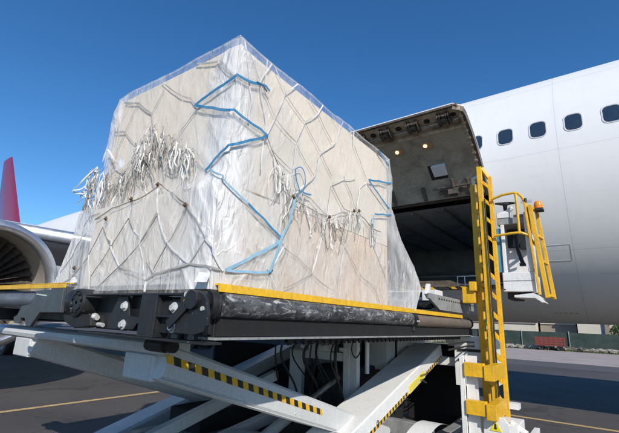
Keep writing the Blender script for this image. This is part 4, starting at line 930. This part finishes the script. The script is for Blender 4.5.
def film(name, mat, segs, dens, inset=0, seed=0, amp=1.0, zlo=None, zhi=None, top=False, nz_=120):
    zlo = zlo or (lambda t: ZB); zhi = zhi or (lambda t: ZT)
    m = MB(); dv = []; cols = []
    for f_ in segs: cols += f_
    nc = len(cols)
    vs = []
    for i, c in enumerate(cols):
        for j in range(nz_+1):
            z = zlo(c)+(zhi(c)-zlo(c))*j/nz_
            p, n_ = perim(c, z); e = min(1, (ZT-z)/.10)
            q = p+n_*(fold(c, z, seed)*amp*e-inset); q.z -= dzt(q)*sm(ZT-.25, ZT, z); vs.append(q); dv.append(dens(c, z))
    fs = [(i*(nz_+1)+j, (i+1)*(nz_+1)+j, (i+1)*(nz_+1)+j+1, i*(nz_+1)+j+1) for i in range(nc-1) for j in range(nz_)]
    m.add(vs, fs)
    o = m.build(name, mat, pal, smooth=True)
    at = o.data.attributes.new('dens', 'FLOAT', 'POINT'); at.data.foreach_set('value', dv)
    return o
RC = .035
def perim(c, z):
    """c in -1..0 near end face (left to corner), 0..1 long right face, 1..2 far end, -2..-1 hidden side"""
    xl, yl, xr, yr = XLf(z), YLf(z), XRf(z), YRf(z); Cn = (xr, yl)
    if c < -1: t = c+2; return Vector((xl, yr+(yl-yr)*t-0, z)), Vector((-1, 0, 0))
    if c <= 0:
        L = xr-xl; dist = -c*L; x = xr-dist
        if dist < RC*1.5: k = 1-dist/(RC*1.5); n_ = Vector((k*.7, -1, 0)).normalized(); return Vector((x-.2*RC*k, yl+RC*.3*k*k, z)), n_
        return Vector((x, yl, z)), Vector((0, -1, 0))
    if c <= 1:
        L = yr-yl; dist = c*L
        # loose far hem flares outwards a little
        return Vector((xr+.05*max(0, (dist-2.2))*(ZT-z > .6), yl+dist, z)), (Vector((1, -max(0, 1-dist/(RC*1.5))*.7, 0)).normalized())
    t = c-1; return Vector((xr+(xl-xr)*t, yr, z)), Vector((0, 1, 0))
def lin(a, b, n): return [a+(b-a)*i/n for i in range(n+1)]
def dens_outer(c, z):
    v = .0
    if z > ZT-.012: v += .5
    v += .25*math.exp(-(c/.05)**2)
    if 0 < c and c > .86: v += .30*sm(.86, .97, c)*sm(2.9, 2.4, z) if False else .30*sm(.86, .97, c)
    if c < -.86: v += .26*sm(-.86, -.95, c)
    v += .14*(c < 0)*(1-sm(2.0, 2.5, z))
    if c < 0: v += .06
    v += .07*(1-sm(2.2, 2.6, z))
    v += .16*max(0, noise.noise(Vector((c*3, z*1.3, 4))))
    return v
film('outer_film', 'film', [lin(-2, -1, 60)[:-1], lin(-1, -.06, 170)[:-1], lin(-.06, .06, 26)[:-1], lin(.06, 1, 230)[:-1], lin(1, 2, 60)], dens_outer, 0, 0, 1.0, nz_=130)
# top sheet, sagging between the ridges
m = MB(); n = 60; vs = []
xl, yl, xr, yr = XLf(ZT), YLf(ZT), XRf(ZT), YRf(ZT)
for i in range(n+1):
    for j in range(n+1):
        x = xl+(xr-xl)*i/n; y = yl+(yr-yl)*j/n; e = min(i, n-i, j, n-j)/n*2; e = min(1, e*2.2)
        vs.append((x, y, ZT-dzt((x, y, 0))-.05*e*e-.02*e*noise.noise(Vector((x*5, y*5, 1)))))
m.add(vs, [(i*(n+1)+j, (i+1)*(n+1)+j, (i+1)*(n+1)+j+1, i*(n+1)+j+1) for i in range(n) for j in range(n)]); m.build('top_film', 'film', pal, smooth=True)
m = MB()
def ridge(a, b):
    a = Vector(a); b = Vector(b); N_ = 40
    m.tube([a.lerp(b, k/N_)-Vector((0, 0, dzt(a.lerp(b, k/N_)))) for k in range(N_+1)], .0045, 6)
ridge((xl, yl, ZT), (xr, yl, ZT)); ridge((xr, yl, ZT), (xr, yr, ZT)); m.build('film_hem', 'film_white', pal, smooth=True)
# second, bunched layer round the near corner and gathered film down the long side
def dens_corner(c, z):
    k = math.exp(-((c-(.0 if c > 0 else -.03))/(.13 if c > 0 else .20))**2)
    lo = sm(1.85, 2.4, z)
    n_ = .5+.9*noise.noise(Vector((c*26+z*4, z*1.4, 2)))
    return (k*1.15-.45)*(.55+.45*lo)+.25*n_*k-.6*(1-k)
film('corner_film', 'film_white', [lin(-.42, 0, 90)[:-1], lin(0, .30, 90)], dens_corner, .010, 31, 1.25, zhi=lambda c: ZT-.05-.9*max(0, abs(c)-.12)*2.2)
def dens_low(c, z): return -.22+.5*max(0, noise.noise(Vector((c*9, z*3, 7))))+.12*sm(2.6, 2.0, z)-.6*sm(2.55, 2.95, z)
film('lower_film', 'film_white', [lin(.10, 1, 150)], dens_low, .008, 50, 1.2, zhi=lambda c: 2.95, nz_=70)
def dens_l2(c, z): return -.28+.4*max(0, noise.noise(Vector((c*7+z*3, z*2, 17))))-.5*sm(2.50, 2.8, z)
film('lower_film', 'film_white', [lin(-1, -.05, 120)], dens_l2, .004, 60, .8, zhi=lambda c: 2.8, nz_=60)
def skirt():
    m = MB(); vs = []; n = 90
    for i in range(n+1):
        x = -3.45+1.6*i/n
        for j in range(9):
            t = j/8; vs.append((x+.02*noise.noise(Vector((x*9, t*2, 3))), 1.50-.0*t-.03*noise.noise(Vector((x*14, t, 8)))-.02*t, 1.93-.155*t))
    m.add(vs, [(i*9+j, (i+1)*9+j, (i+1)*9+j+1, i*9+j+1) for i in range(n) for j in range(8)])
    m.build('film_skirt', 'film', pal, smooth=True)
skirt()

# net straps
NET = [(2,'g',[(-3.129,1.551,3.403),(-2.9,1.551,3.325),(-2.683,1.551,3.168),(-2.627,1.551,3.008)]),
(1.4,'w',[(-3.129,1.551,3.403),(-3.177,1.551,3.348)]),
(1.2,'g',[(-2.606,1.551,3.424),(-2.506,1.551,3.341),(-2.344,1.551,3.22),(-2.206,1.551,3.148),(-2.134,1.551,3.075)]),
(2.2,'g',[(-3.278,1.551,3.163),(-3.037,1.551,3.102)]),
(0.7,'g',[(-3.037,1.551,3.102),(-2.963,1.551,3.257),(-2.9,1.551,3.325)]),
(1,'g',[(-3.037,1.551,3.102),(-2.857,1.551,2.948),(-2.662,1.551,2.835)]),
(0.7,'g',[(-2.683,1.551,3.168),(-2.565,1.551,3.333)]),
(0.8,'g',[(-3.037,1.551,3.102),(-3.119,1.551,2.959),(-3.169,1.551,2.735)]),
(2,'g',[(-2.195,1.551,3.429),(-1.962,1.551,3.357)]),
(1,'g',[(-1.962,1.551,3.357),(-1.867,1.551,3.242),(-1.8,1.551,3.193),(-1.746,1.56,3.164)]),
(1.4,'w',[(-1.955,1.551,3.378),(-1.949,1.551,3.336)]),
(1,'g',[(-2.121,1.551,3.045),(-2.198,1.551,2.981),(-2.28,1.551,2.915),(-2.342,1.551,2.81)]),
(0.7,'d',[(-2.968,1.481,2.27),(-3.111,1.481,2.068)]),
(1.6,'w',[(-3.111,1.481,2.068),(-3.047,1.481,1.918),(-3.013,1.481,1.806)]),
(0.7,'d',[(-2.968,1.481,2.27),(-2.884,1.481,2.183),(-2.806,1.481,2.114)]),
(1.8,'w',[(-2.899,1.481,2.196),(-2.82,1.481,2.159),(-2.81,1.481,2.107),(-2.702,1.481,2.008),(-2.657,1.481,1.964)]),
(1.5,'g',[(-2.656,1.481,1.961),(-2.501,1.481,1.924),(-2.356,1.481,1.89)]),
(0.7,'d',[(-2.632,1.481,2.301),(-2.817,1.481,2.108),(-3.019,1.481,1.907)]),
(0.8,'d',[(-2.632,1.481,2.301),(-2.545,1.481,2.199),(-2.447,1.481,2.151)]),
(1.6,'w',[(-2.547,1.481,2.206),(-2.447,1.481,2.151),(-2.454,1.481,2.097)]),
(0.9,'d',[(-2.289,1.481,2.295),(-2.454,1.481,2.097),(-2.656,1.481,1.961),(-2.811,1.481,1.876),(-2.913,1.481,1.819)]),
(2.2,'w',[(-2.454,1.481,2.097),(-2.391,1.481,2.001),(-2.347,1.481,1.896)]),
(2.2,'w',[(-2.345,1.481,1.891),(-2.313,1.481,1.848),(-2.315,1.481,1.789)]),
(1,'w',[(-2.635,1.481,2.397),(-2.63,1.481,2.345),(-2.632,1.481,2.301)]),
(1.6,'w',[(-2.402,1.526,2.496),(-2.321,1.481,2.389),(-2.303,1.481,2.309),(-2.234,1.481,2.192)]),
(2,'w',[(-2.239,1.481,2.216),(-2.211,1.481,2.161),(-2.152,1.481,2.086)]),
(1.8,'w',[(-2.152,1.481,2.086),(-2.026,1.481,2.008),(-1.91,1.481,1.946)]),
(1.8,'g',[(-1.91,1.481,1.946),(-1.772,1.481,1.928),(-1.716,1.549,1.911)]),
(1.8,'g',[(-1.904,1.481,1.946),(-2.067,1.481,1.926),(-2.22,1.481,1.897),(-2.326,1.481,1.855)]),
(0.8,'g',[(-2.303,1.481,2.309),(-2.378,1.481,2.204),(-2.447,1.481,2.115)]),
(1.4,'g',[(-1.997,1.481,2.301),(-1.898,1.481,2.208),(-1.793,1.481,2.082)]),
(2.4,'w',[(-1.793,1.481,2.082),(-1.717,1.489,1.991),(-1.716,1.566,1.909)]),
(0.8,'g',[(-1.997,1.481,2.297),(-2.063,1.481,2.197),(-2.14,1.481,2.091)]),
(0.9,'g',[(-1.796,1.481,2.081),(-1.846,1.481,2.021),(-1.905,1.481,1.954)]),
(0.7,'d',[(-2.152,1.481,2.085),(-2.203,1.481,2.007),(-2.257,1.481,1.925)]),
(1.2,'d',[(-2.427,1.549,2.543),(-2.169,1.483,2.414),(-2,1.481,2.313)]),
(1.2,'d',[(-2.545,1.491,2.438),(-2.471,1.515,2.478),(-2.423,1.545,2.531)]),
(1,'d',[(-3.108,1.481,2.348),(-2.883,1.481,2.407),(-2.684,1.486,2.427),(-2.545,1.491,2.438)]),
(1,'g',[(-2.057,1.551,2.638),(-1.936,1.547,2.536)]),
(0.9,'g',[(-2.404,1.551,2.636),(-2.296,1.551,2.584),(-2.165,1.551,2.638),(-2.057,1.551,2.638)]),
(1.2,'w',[(-2.151,1.551,2.704),(-2.172,1.551,2.611),(-2.117,1.507,2.467),(-2.058,1.488,2.432),(-2.014,1.488,2.432),(-2.024,1.523,2.491),(-2.045,1.551,2.568),(-2.068,1.551,2.633),(-2.086,1.551,2.666)]),
(1.8,'w',[(-3.174,1.481,2.275),(-3.263,1.481,2.22),(-3.338,1.481,2.161),(-3.383,1.481,2.068),(-3.473,1.481,2),(-3.535,1.481,1.963)]),
(1.2,'g',[(-3.485,1.481,1.865),(-3.325,1.481,1.902),(-3.225,1.481,1.869)]),
(0.9,'g',[(-3.325,1.481,1.902),(-3.116,1.481,2.048)]),
(2.2,'g',[(-2.345,1.481,1.976),(-2.292,1.481,1.936),(-2.251,1.481,1.896)]),
(1,'g',[(-3.048,1.481,2.389),(-3.197,1.481,2.383),(-3.265,1.481,2.309)]),
(1.4,'w',[(-1.746,1.605,3.46),(-1.746,1.641,3.352),(-1.746,1.666,3.259),(-1.746,1.69,3.135),(-1.746,1.712,3.074),(-1.746,1.698,2.975),(-1.746,1.697,2.866)]),
(1.5,'w',[(-1.746,1.884,3.461),(-1.746,1.782,3.256),(-1.746,1.812,3.126),(-1.746,1.869,2.98),(-1.746,1.858,2.85),(-1.744,1.851,2.728),(-1.74,1.848,2.616)]),
(0.7,'g',[(-1.746,1.659,3.406),(-1.746,1.774,3.259),(-1.746,1.86,3.171),(-1.746,1.959,3.053)]),
(0.9,'w',[(-1.746,1.83,3.462),(-1.746,1.83,3.355),(-1.746,1.831,3.239)]),
(1,'w',[(-1.746,1.911,3.463),(-1.746,1.972,3.404),(-1.746,2.057,3.324)]),
(1.6,'w',[(-1.746,2.2,3.463),(-1.746,2.058,3.308),(-1.746,1.958,3.07),(-1.746,1.879,2.878)]),
(0.8,'g',[(-1.746,2.058,3.308),(-1.746,2.319,3.19)]),
(0.8,'g',[(-1.746,1.959,3.051),(-1.746,2.217,2.971)]),
(1.6,'w',[(-1.746,2.56,3.457),(-1.746,2.495,3.345),(-1.746,2.325,3.195),(-1.746,2.217,2.973),(-1.746,2.208,2.824),(-1.744,2.199,2.744)]),
(0.7,'g',[(-1.746,2.319,3.19),(-1.746,2.561,3.012),(-1.746,2.741,2.867)]),
(0.7,'g',[(-1.746,2.354,3.42),(-1.746,2.501,3.348),(-1.746,2.726,3.179)]),
(0.8,'w',[(-1.746,2.713,3.445),(-1.746,2.83,3.369)]),
(1.5,'w',[(-1.746,2.898,3.454),(-1.746,2.822,3.306),(-1.746,2.754,3.173),(-1.746,2.56,3.02),(-1.746,2.522,2.908),(-1.745,2.481,2.786),(-1.742,2.346,2.671),(-1.738,2.239,2.567)]),
(0.8,'w',[(-1.746,3.004,3.468),(-1.746,3.097,3.383)]),
(1.5,'w',[(-1.746,3.115,3.454),(-1.746,3.097,3.383),(-1.746,3.119,3.308),(-1.746,3.028,3.11),(-1.746,2.951,2.926)]),
(0.7,'g',[(-1.746,3.123,3.299),(-1.746,3.242,3.187),(-1.746,3.377,3.044)]),
(1.2,'w',[(-1.746,3.162,2.985),(-1.746,2.938,2.905),(-1.745,2.737,2.796),(-1.742,2.712,2.678),(-1.738,2.68,2.551),(-1.735,2.669,2.488)]),
(0.8,'d',[(-1.745,2.74,2.785),(-1.74,2.939,2.624),(-1.741,3.126,2.641)]),
(1.2,'w',[(-1.746,3.377,3.012),(-1.746,3.247,2.913),(-1.745,3.217,2.801),(-1.743,3.179,2.693)]),
(0.8,'g',[(-1.746,2.943,2.914),(-1.745,3.073,2.8),(-1.742,3.165,2.66)]),
(1,'d',[(-1.746,1.89,2.875),(-1.745,1.973,2.775),(-1.743,2.045,2.699),(-1.736,2.18,2.519)]),
(0.8,'g',[(-1.745,1.953,2.802),(-1.745,2.045,2.768),(-1.744,2.18,2.73)]),
(0.6,'g',[(-1.746,2.213,2.969),(-1.745,2.475,2.78)]),
(2.2,'w',[(-1.741,2.052,2.655),(-1.735,2.063,2.494),(-1.728,2.072,2.324),(-1.723,2.066,2.206)]),
(1.6,'w',[(-1.742,2.097,2.67),(-1.736,2.107,2.506),(-1.727,2.117,2.317)]),
(1.6,'w',[(-1.744,1.974,2.761),(-1.743,1.995,2.696),(-1.741,2.052,2.655)]),
(1.8,'w',[(-1.735,2.669,2.488),(-1.724,2.559,2.247),(-1.717,2.449,1.994)]),
(1.8,'w',[(-1.741,3.141,2.65),(-1.732,3.079,2.432),(-1.725,2.919,2.266),(-1.717,2.853,2)]),
(0.9,'d',[(-1.736,2.18,2.519),(-1.735,2.408,2.497),(-1.735,2.664,2.487)]),
(0.9,'g',[(-1.739,2.238,2.598),(-1.739,2.434,2.582),(-1.735,2.68,2.495)]),
(1.2,'g',[(-1.735,2.68,2.491),(-1.739,2.908,2.586),(-1.741,3.142,2.654)]),
(1,'g',[(-1.734,2.694,2.465),(-1.726,2.932,2.297),(-1.719,3.21,2.081)]),
(1.1,'d',[(-1.742,3.165,2.66),(-1.74,3.342,2.624),(-1.738,3.487,2.566),(-1.738,3.691,2.567)]),
(1,'g',[(-1.733,3.455,2.439),(-1.726,3.594,2.283),(-1.72,3.746,2.121),(-1.717,4,1.985),(-1.716,4.208,1.864)]),
(1.2,'w',[(-1.72,3.741,2.143),(-1.718,3.805,2.049)]),
(0.9,'g',[(-1.718,3.209,2.072),(-1.717,3.404,2.02),(-1.716,3.536,1.953),(-1.716,3.614,1.85)]),
(0.8,'g',[(-1.717,2.449,1.994),(-1.716,2.776,1.891)]),
(1.2,'w',[(-1.723,2.504,2.213),(-1.719,2.478,2.101),(-1.717,2.455,2.004)]),
(0.9,'g',[(-1.717,2.455,2.004),(-1.716,2.297,1.925),(-1.716,2.128,1.861)]),
(1.6,'w',[(-1.72,2.108,2.139),(-1.718,2.053,2.059),(-1.717,1.999,1.986)]),
(1.4,'w',[(-1.716,1.97,1.943),(-1.716,2.006,1.908),(-1.716,2.049,1.854)]),
(0.7,'g',[(-1.722,2.071,2.2),(-1.72,2.108,2.139),(-1.719,2.288,2.088),(-1.717,2.455,2.008)]),
(1,'w',[(-1.743,2.91,2.697),(-1.739,2.858,2.592),(-1.734,2.773,2.465)]),
(2.6,'b',[(-2.122,1.551,3.067),(-2.061,1.551,3.091),(-1.905,1.551,3.128),(-1.746,1.553,3.163)]),
(2.6,'b',[(-1.746,1.553,3.163),(-1.746,1.669,3.184),(-1.746,1.777,3.225)]),
(2.2,'b',[(-1.746,1.76,3.22),(-1.746,1.821,3.234),(-1.746,1.864,3.217)]),
(1.6,'n',[(-1.746,1.73,3.218),(-1.746,1.791,3.221),(-1.746,1.836,3.198)]),
(2.6,'b',[(-2.133,1.551,3.068),(-1.943,1.551,2.991),(-1.765,1.551,2.919)]),
(2.3,'b',[(-1.765,1.551,2.919),(-1.746,1.669,2.9),(-1.746,1.805,2.894),(-1.746,1.879,2.878)]),
(2.3,'b',[(-1.746,1.879,2.878),(-1.745,1.71,2.774),(-1.742,1.55,2.678)]),
(2.3,'b',[(-1.742,1.55,2.678),(-1.809,1.551,2.64),(-1.861,1.551,2.607),(-1.935,1.549,2.544)]),
(1.7,'l',[(-1.892,1.549,2.542),(-1.733,1.509,2.442),(-1.731,1.616,2.392),(-1.729,1.728,2.35)]),
(2,'b',[(-1.729,1.728,2.35),(-1.726,1.883,2.28),(-1.722,2.053,2.197)]),
(2.6,'l',[(-1.721,2.055,2.169),(-1.717,1.793,2.026),(-1.716,1.58,1.913)]),
(2,'l',[(-1.716,1.58,1.913),(-1.716,1.75,1.925),(-1.716,1.954,1.949)]),
(3,'l',[(-1.716,1.954,1.949),(-1.718,2.011,2.06),(-1.722,2.067,2.192),(-1.729,2.155,2.355),(-1.736,2.204,2.514)]),
(1.6,'b',[(-1.744,2.199,2.744),(-1.742,2.218,2.663),(-1.739,2.264,2.59),(-1.74,2.413,2.601)]),
(1,'b',[(-1.744,2.199,2.74),(-1.745,2.244,2.772),(-1.745,2.282,2.776),(-1.744,2.316,2.744),(-1.743,2.325,2.691),(-1.741,2.321,2.647),(-1.74,2.306,2.607),(-1.738,2.246,2.561),(-1.736,2.204,2.514)]),
(1.3,'n',[(-1.716,1.93,1.954),(-1.716,1.96,1.941),(-1.716,1.988,1.964)]),
(2.4,'b',[(-1.746,3.933,3.172),(-1.746,3.642,3.105),(-1.746,3.392,3.042)]),
(2.4,'b',[(-1.746,3.392,3.042),(-1.746,3.617,2.956),(-1.746,3.886,2.866)]),
(2.4,'b',[(-1.746,3.62,3.454),(-1.746,3.756,3.409),(-1.746,3.882,3.362)]),
(2,'b',[(-1.745,3.93,2.808),(-1.744,3.707,2.759),(-1.743,3.519,2.717)]),
(1.6,'l',[(-1.743,3.497,2.707),(-1.739,3.488,2.576),(-1.733,3.464,2.446)])]
RINGS = [(-2.417, 1.544, 2.53), (-1.997, 1.481, 2.307), (-2.634, 1.492, 2.44), (-1.736, 2.18, 2.519), (-1.735, 2.669, 2.484), (-1.741, 3.088, 2.641), (-1.742, 3.184, 2.665), (-3.266, 1.481, 1.976), (-2.92, 1.481, 2.327)]
LOOSE_L = [(-3.386, 1.551, 2.811), (-3.437, 1.551, 2.766), (-3.306, 1.551, 2.769), (-3.468, 1.551, 2.662), (-3.207, 1.551, 2.707), (-3.105, 1.551, 2.724), (-2.95, 1.551, 2.596), (-2.915, 1.551, 2.673), (-2.818, 1.551, 2.72), (-2.784, 1.551, 2.796), (-2.708, 1.551, 2.862), (-2.661, 1.551, 2.934), (-2.625, 1.551, 2.999), (-2.543, 1.551, 2.97), (-2.474, 1.551, 2.936), (-2.377, 1.551, 2.865), (-2.295, 1.551, 2.799), (-2.22, 1.551, 2.752), (-2.159, 1.551, 2.709), (-2.745, 1.551, 2.904), (-2.649, 1.551, 2.832), (-2.642, 1.551, 2.75)]
LOOSE_R = [(-1.742, 2.046, 2.684), (-1.741, 2.093, 2.654), (-1.74, 2.142, 2.608), (-1.737, 2.179, 2.542), (-1.737, 2.252, 2.547), (-1.737, 2.341, 2.533), (-1.736, 2.435, 2.509), (-1.735, 2.546, 2.496), (-1.734, 2.664, 2.475), (-1.734, 2.757, 2.462), (-1.735, 2.871, 2.488), (-1.739, 3.032, 2.598), (-1.741, 3.145, 2.636), (-1.74, 3.26, 2.605), (-1.739, 3.382, 2.593), (-1.738, 3.508, 2.55)]

CORN = lambda z: Vector((XRf(z)+.013, YLf(z)-.013, z))
def nrm_of(p): return Vector((0, -1, 0)) if p[0] < -1.765 or p[1] < 1.553 and p[0] < -1.745 else Vector((1, 0, 0))
def dense_path(pts):
    out = []; ns = []; P = [Vector(p) for p in pts]
    for a, b in zip(P, P[1:]):
        na, nb = nrm_of(a), nrm_of(b); mid = []
        if (na-nb).length > .1:
            la = abs(a.x+1.74)+abs(a.y-1.54); lb = abs(b.x+1.74)+abs(b.y-1.54); t = la/(la+lb) if la+lb > 0 else .5
            z = a.z+(b.z-a.z)*t; mid = [(a, CORN(z)), (CORN(z), b)]; nn = [na, nb]
        else: mid = [(a, b)]; nn = [na]
        for (p, q), n_ in zip(mid, nn):
            k = max(2, int((q-p).length/.03))
            for i in range(k): out.append(p.lerp(q, i/k)+n_*.004*noise.noise(p.lerp(q, i/k)*11)+Vector((n_.y, n_.x, 0))*.006*noise.noise(p.lerp(q, i/k)*6+Vector((9, 0, 0)))-Vector((0, 0, .012*sin(pi*i/k)*min(1, (q-p).length*2)))); ns.append(n_)
    out.append(P[-1]); ns.append(nrm_of(P[-1])); return out, ns
net = MB(); blue = MB(); blue2 = MB(); tone = {'w': 0, 'g': 1, 'd': 2, 'b': 0, 'l': 1, 'n': 2}
for wd, c, pts in NET:
    p, n_ = dense_path(crv(pts) if len(pts) >= 7 and abs(pts[0][0]-pts[-1][0]) < .25 else pts); b = (blue2 if pts[0][1] > 3.2 else blue) if c in 'bln' else net; b.mi = tone[c]
    lay = random.uniform(0, .004)+(.006 if c in 'bln' else (-.002 if pts[0][0] < -1.78 and pts[0][2] < 2.5 else -.011))
    # straps twist now and then, so they show edge-on in places
    nn = []
    ph = random.uniform(0, 6)
    for i, (q, v) in enumerate(zip(p, n_)):
        tw = .5*noise.noise(Vector((ph, i*.12, 0)))*(1.6 if c in 'wg' else .5); nn.append((v+Vector((v.y, -v.x, 0))*tw+Vector((0, 0, tw*.4))).normalized())
    b.ribbon([q+v*lay for q, v in zip(p, n_)], wd*(.0074 if c in 'bln' else .0066), .0028, nn)
net.build('cargo_net', ['strap_white', 'strap_grey', 'strap_dark'], pal)
blue.build('blue_strap', ['strap_blue', 'strap_light_blue', 'strap_teal'], pal); blue2.build('blue_strap', ['strap_blue', 'strap_light_blue', 'strap_teal'], pal)
for r in RINGS:
    p = Vector(r); v = nrm_of(p); e = Vector((0, 0, 1)); t = v.cross(e); m = MB(); c0 = p+v*.012
    m.tube([c0+e*.014*cos(2*pi*k/14)+t*.011*sin(2*pi*k/14) for k in range(15)], .004, 6, caps=False)
    m.beam(c0-t*.015+v*.003, c0+t*.015+v*.003, .012, .012); m.build('net_ring', 'brass', pal)
# loose net ends gathered in bunches
XTRA = [(-3.42, 1.54, 2.74), (-3.38, 1.54, 2.68), (-3.33, 1.54, 2.62), (-3.25, 1.54, 2.70), (-3.12, 1.54, 2.66), (-3.03, 1.54, 2.64), (-3.30, 1.53, 2.55), (-2.42, 1.54, 2.90), (-2.62, 1.54, 2.80)]
def bunch(anchors, n_per, len_rng, seed, big=1.0):
    random.seed(seed); m = MB()
    for p0 in anchors:
        v = nrm_of(Vector(p0)); t = v.cross(Vector((0, 0, 1)))
        for _ in range(n_per):
            m.mi = random.choice((0, 0, 1, 1, 1, 2)); p = Vector(p0)+t*random.uniform(-.08, .08)+Vector((0, 0, random.uniform(-.02, .05)))
            L = random.uniform(*len_rng); n = 16; pts = []; nn = []; off = random.uniform(.008, .045)*big; ph = random.uniform(0, 9); loop = random.random() < .4
            dr = random.uniform(-.5, .4)
            for i in range(n+1):
                s = i/n
                if loop: a = s*2*pi; dz = -(1-cos(a))*.5*L*.8; dx = sin(a)*L*random.uniform(.10, .13)+dr*.4*(-dz)
                else: dz = -s*L; dx = dr*s*L*1.6+.012*sin(s*5+ph)
                q = p+t*(dx+.012*noise.noise(Vector((ph, s*5, 0))))+Vector((0, 0, dz+.012*noise.noise(Vector((ph+5, s*5, 0)))))
                pts.append(q+v*(off*sin(min(1, s*3)*pi/2)+.012*noise.noise(Vector((ph, s*6, 3))))); tw = 2.4*noise.noise(Vector((ph, s*2.2, 7)))
                nn.append((v*cos(tw)+t*sin(tw)+Vector((0, 0, .1))).normalized())
            m.ribbon(pts, random.choice((.004, .005, .007, .009, .013)), .002, nn)
    return m
bunch(LOOSE_L+XTRA, 5, (.06, .32), 11, .8).build('loose_net_end', ['strap_white', 'strap_grey', 'strap_dark'], pal, label='bundle of loose white net straps on the near end face')
bunch(LOOSE_R, 4, (.06, .34), 23, .45).build('loose_net_end', ['strap_white', 'strap_grey', 'strap_dark'], pal, label='loose white net straps along the long side face')
m = MB()
for pts in ([(-3.33, 1.53, 2.83), (-3.43, 1.52, 2.79), (-3.52, 1.50, 2.725), (-3.596, 1.49, 2.671), (-3.585, 1.49, 2.645), (-3.52, 1.5, 2.625), (-3.44, 1.52, 2.62), (-3.38, 1.53, 2.66), (-3.36, 1.54, 2.74)],
            [(-3.34, 1.52, 2.82), (-3.42, 1.50, 2.76), (-3.50, 1.49, 2.70), (-3.58, 1.48, 2.66), (-3.54, 1.48, 2.65), (-3.46, 1.5, 2.66), (-3.40, 1.52, 2.72)],
            [(-3.24, 1.52, 2.86), (-3.17, 1.51, 2.95), (-3.05, 1.52, 2.84), (-2.97, 1.53, 2.78)]):
    P_ = [Vector(p) for p in pts]; q = []
    for a, b in zip(P_, P_[1:]): q += [a.lerp(b, k/5)+Vector((0, 0, noise.noise(a.lerp(b, k/5)*20)*.006)) for k in range(5)]
    q = crv(pts)[:-1]; m.ribbon(q+[P_[-1]], .014, .003, [Vector((sin(i*.35)*.8, -1, .3)) for i in range(len(q)+1)])
m.build('loose_net_end', ['strap_white'], pal, label='white strap loop sticking out past the left edge')
# white tags
def tag_sheet(corners):
    m = MB(); a, b, c, d_ = [Vector(p) for p in corners]; vs = []
    for i in range(7):
        for j in range(7):
            p = a.lerp(b, i/6).lerp(d_.lerp(c, i/6), j/6); vs.append(p+Vector((0, -.008*noise.noise(p*30), 0)))
    m.add(vs, [(i*7+j, (i+1)*7+j, (i+1)*7+j+1, i*7+j+1) for i in range(6) for j in range(6)]); m.build('tag', 'tag_white', pal, smooth=True)
tag_sheet([(-2.98, 1.50, 2.72), (-2.83, 1.49, 2.735), (-2.86, 1.50, 2.80), (-2.90, 1.49, 2.83)])
tag_sheet([(-1.80, 1.44, 1.835), (-1.70, 1.45, 1.832), (-1.71, 1.47, 1.885), (-1.79, 1.46, 1.89)])
tag_sheet([(-3.30, 1.47, 1.862), (-3.18, 1.47, 1.862), (-3.22, 1.47, 1.905), (-3.28, 1.47, 1.90)])
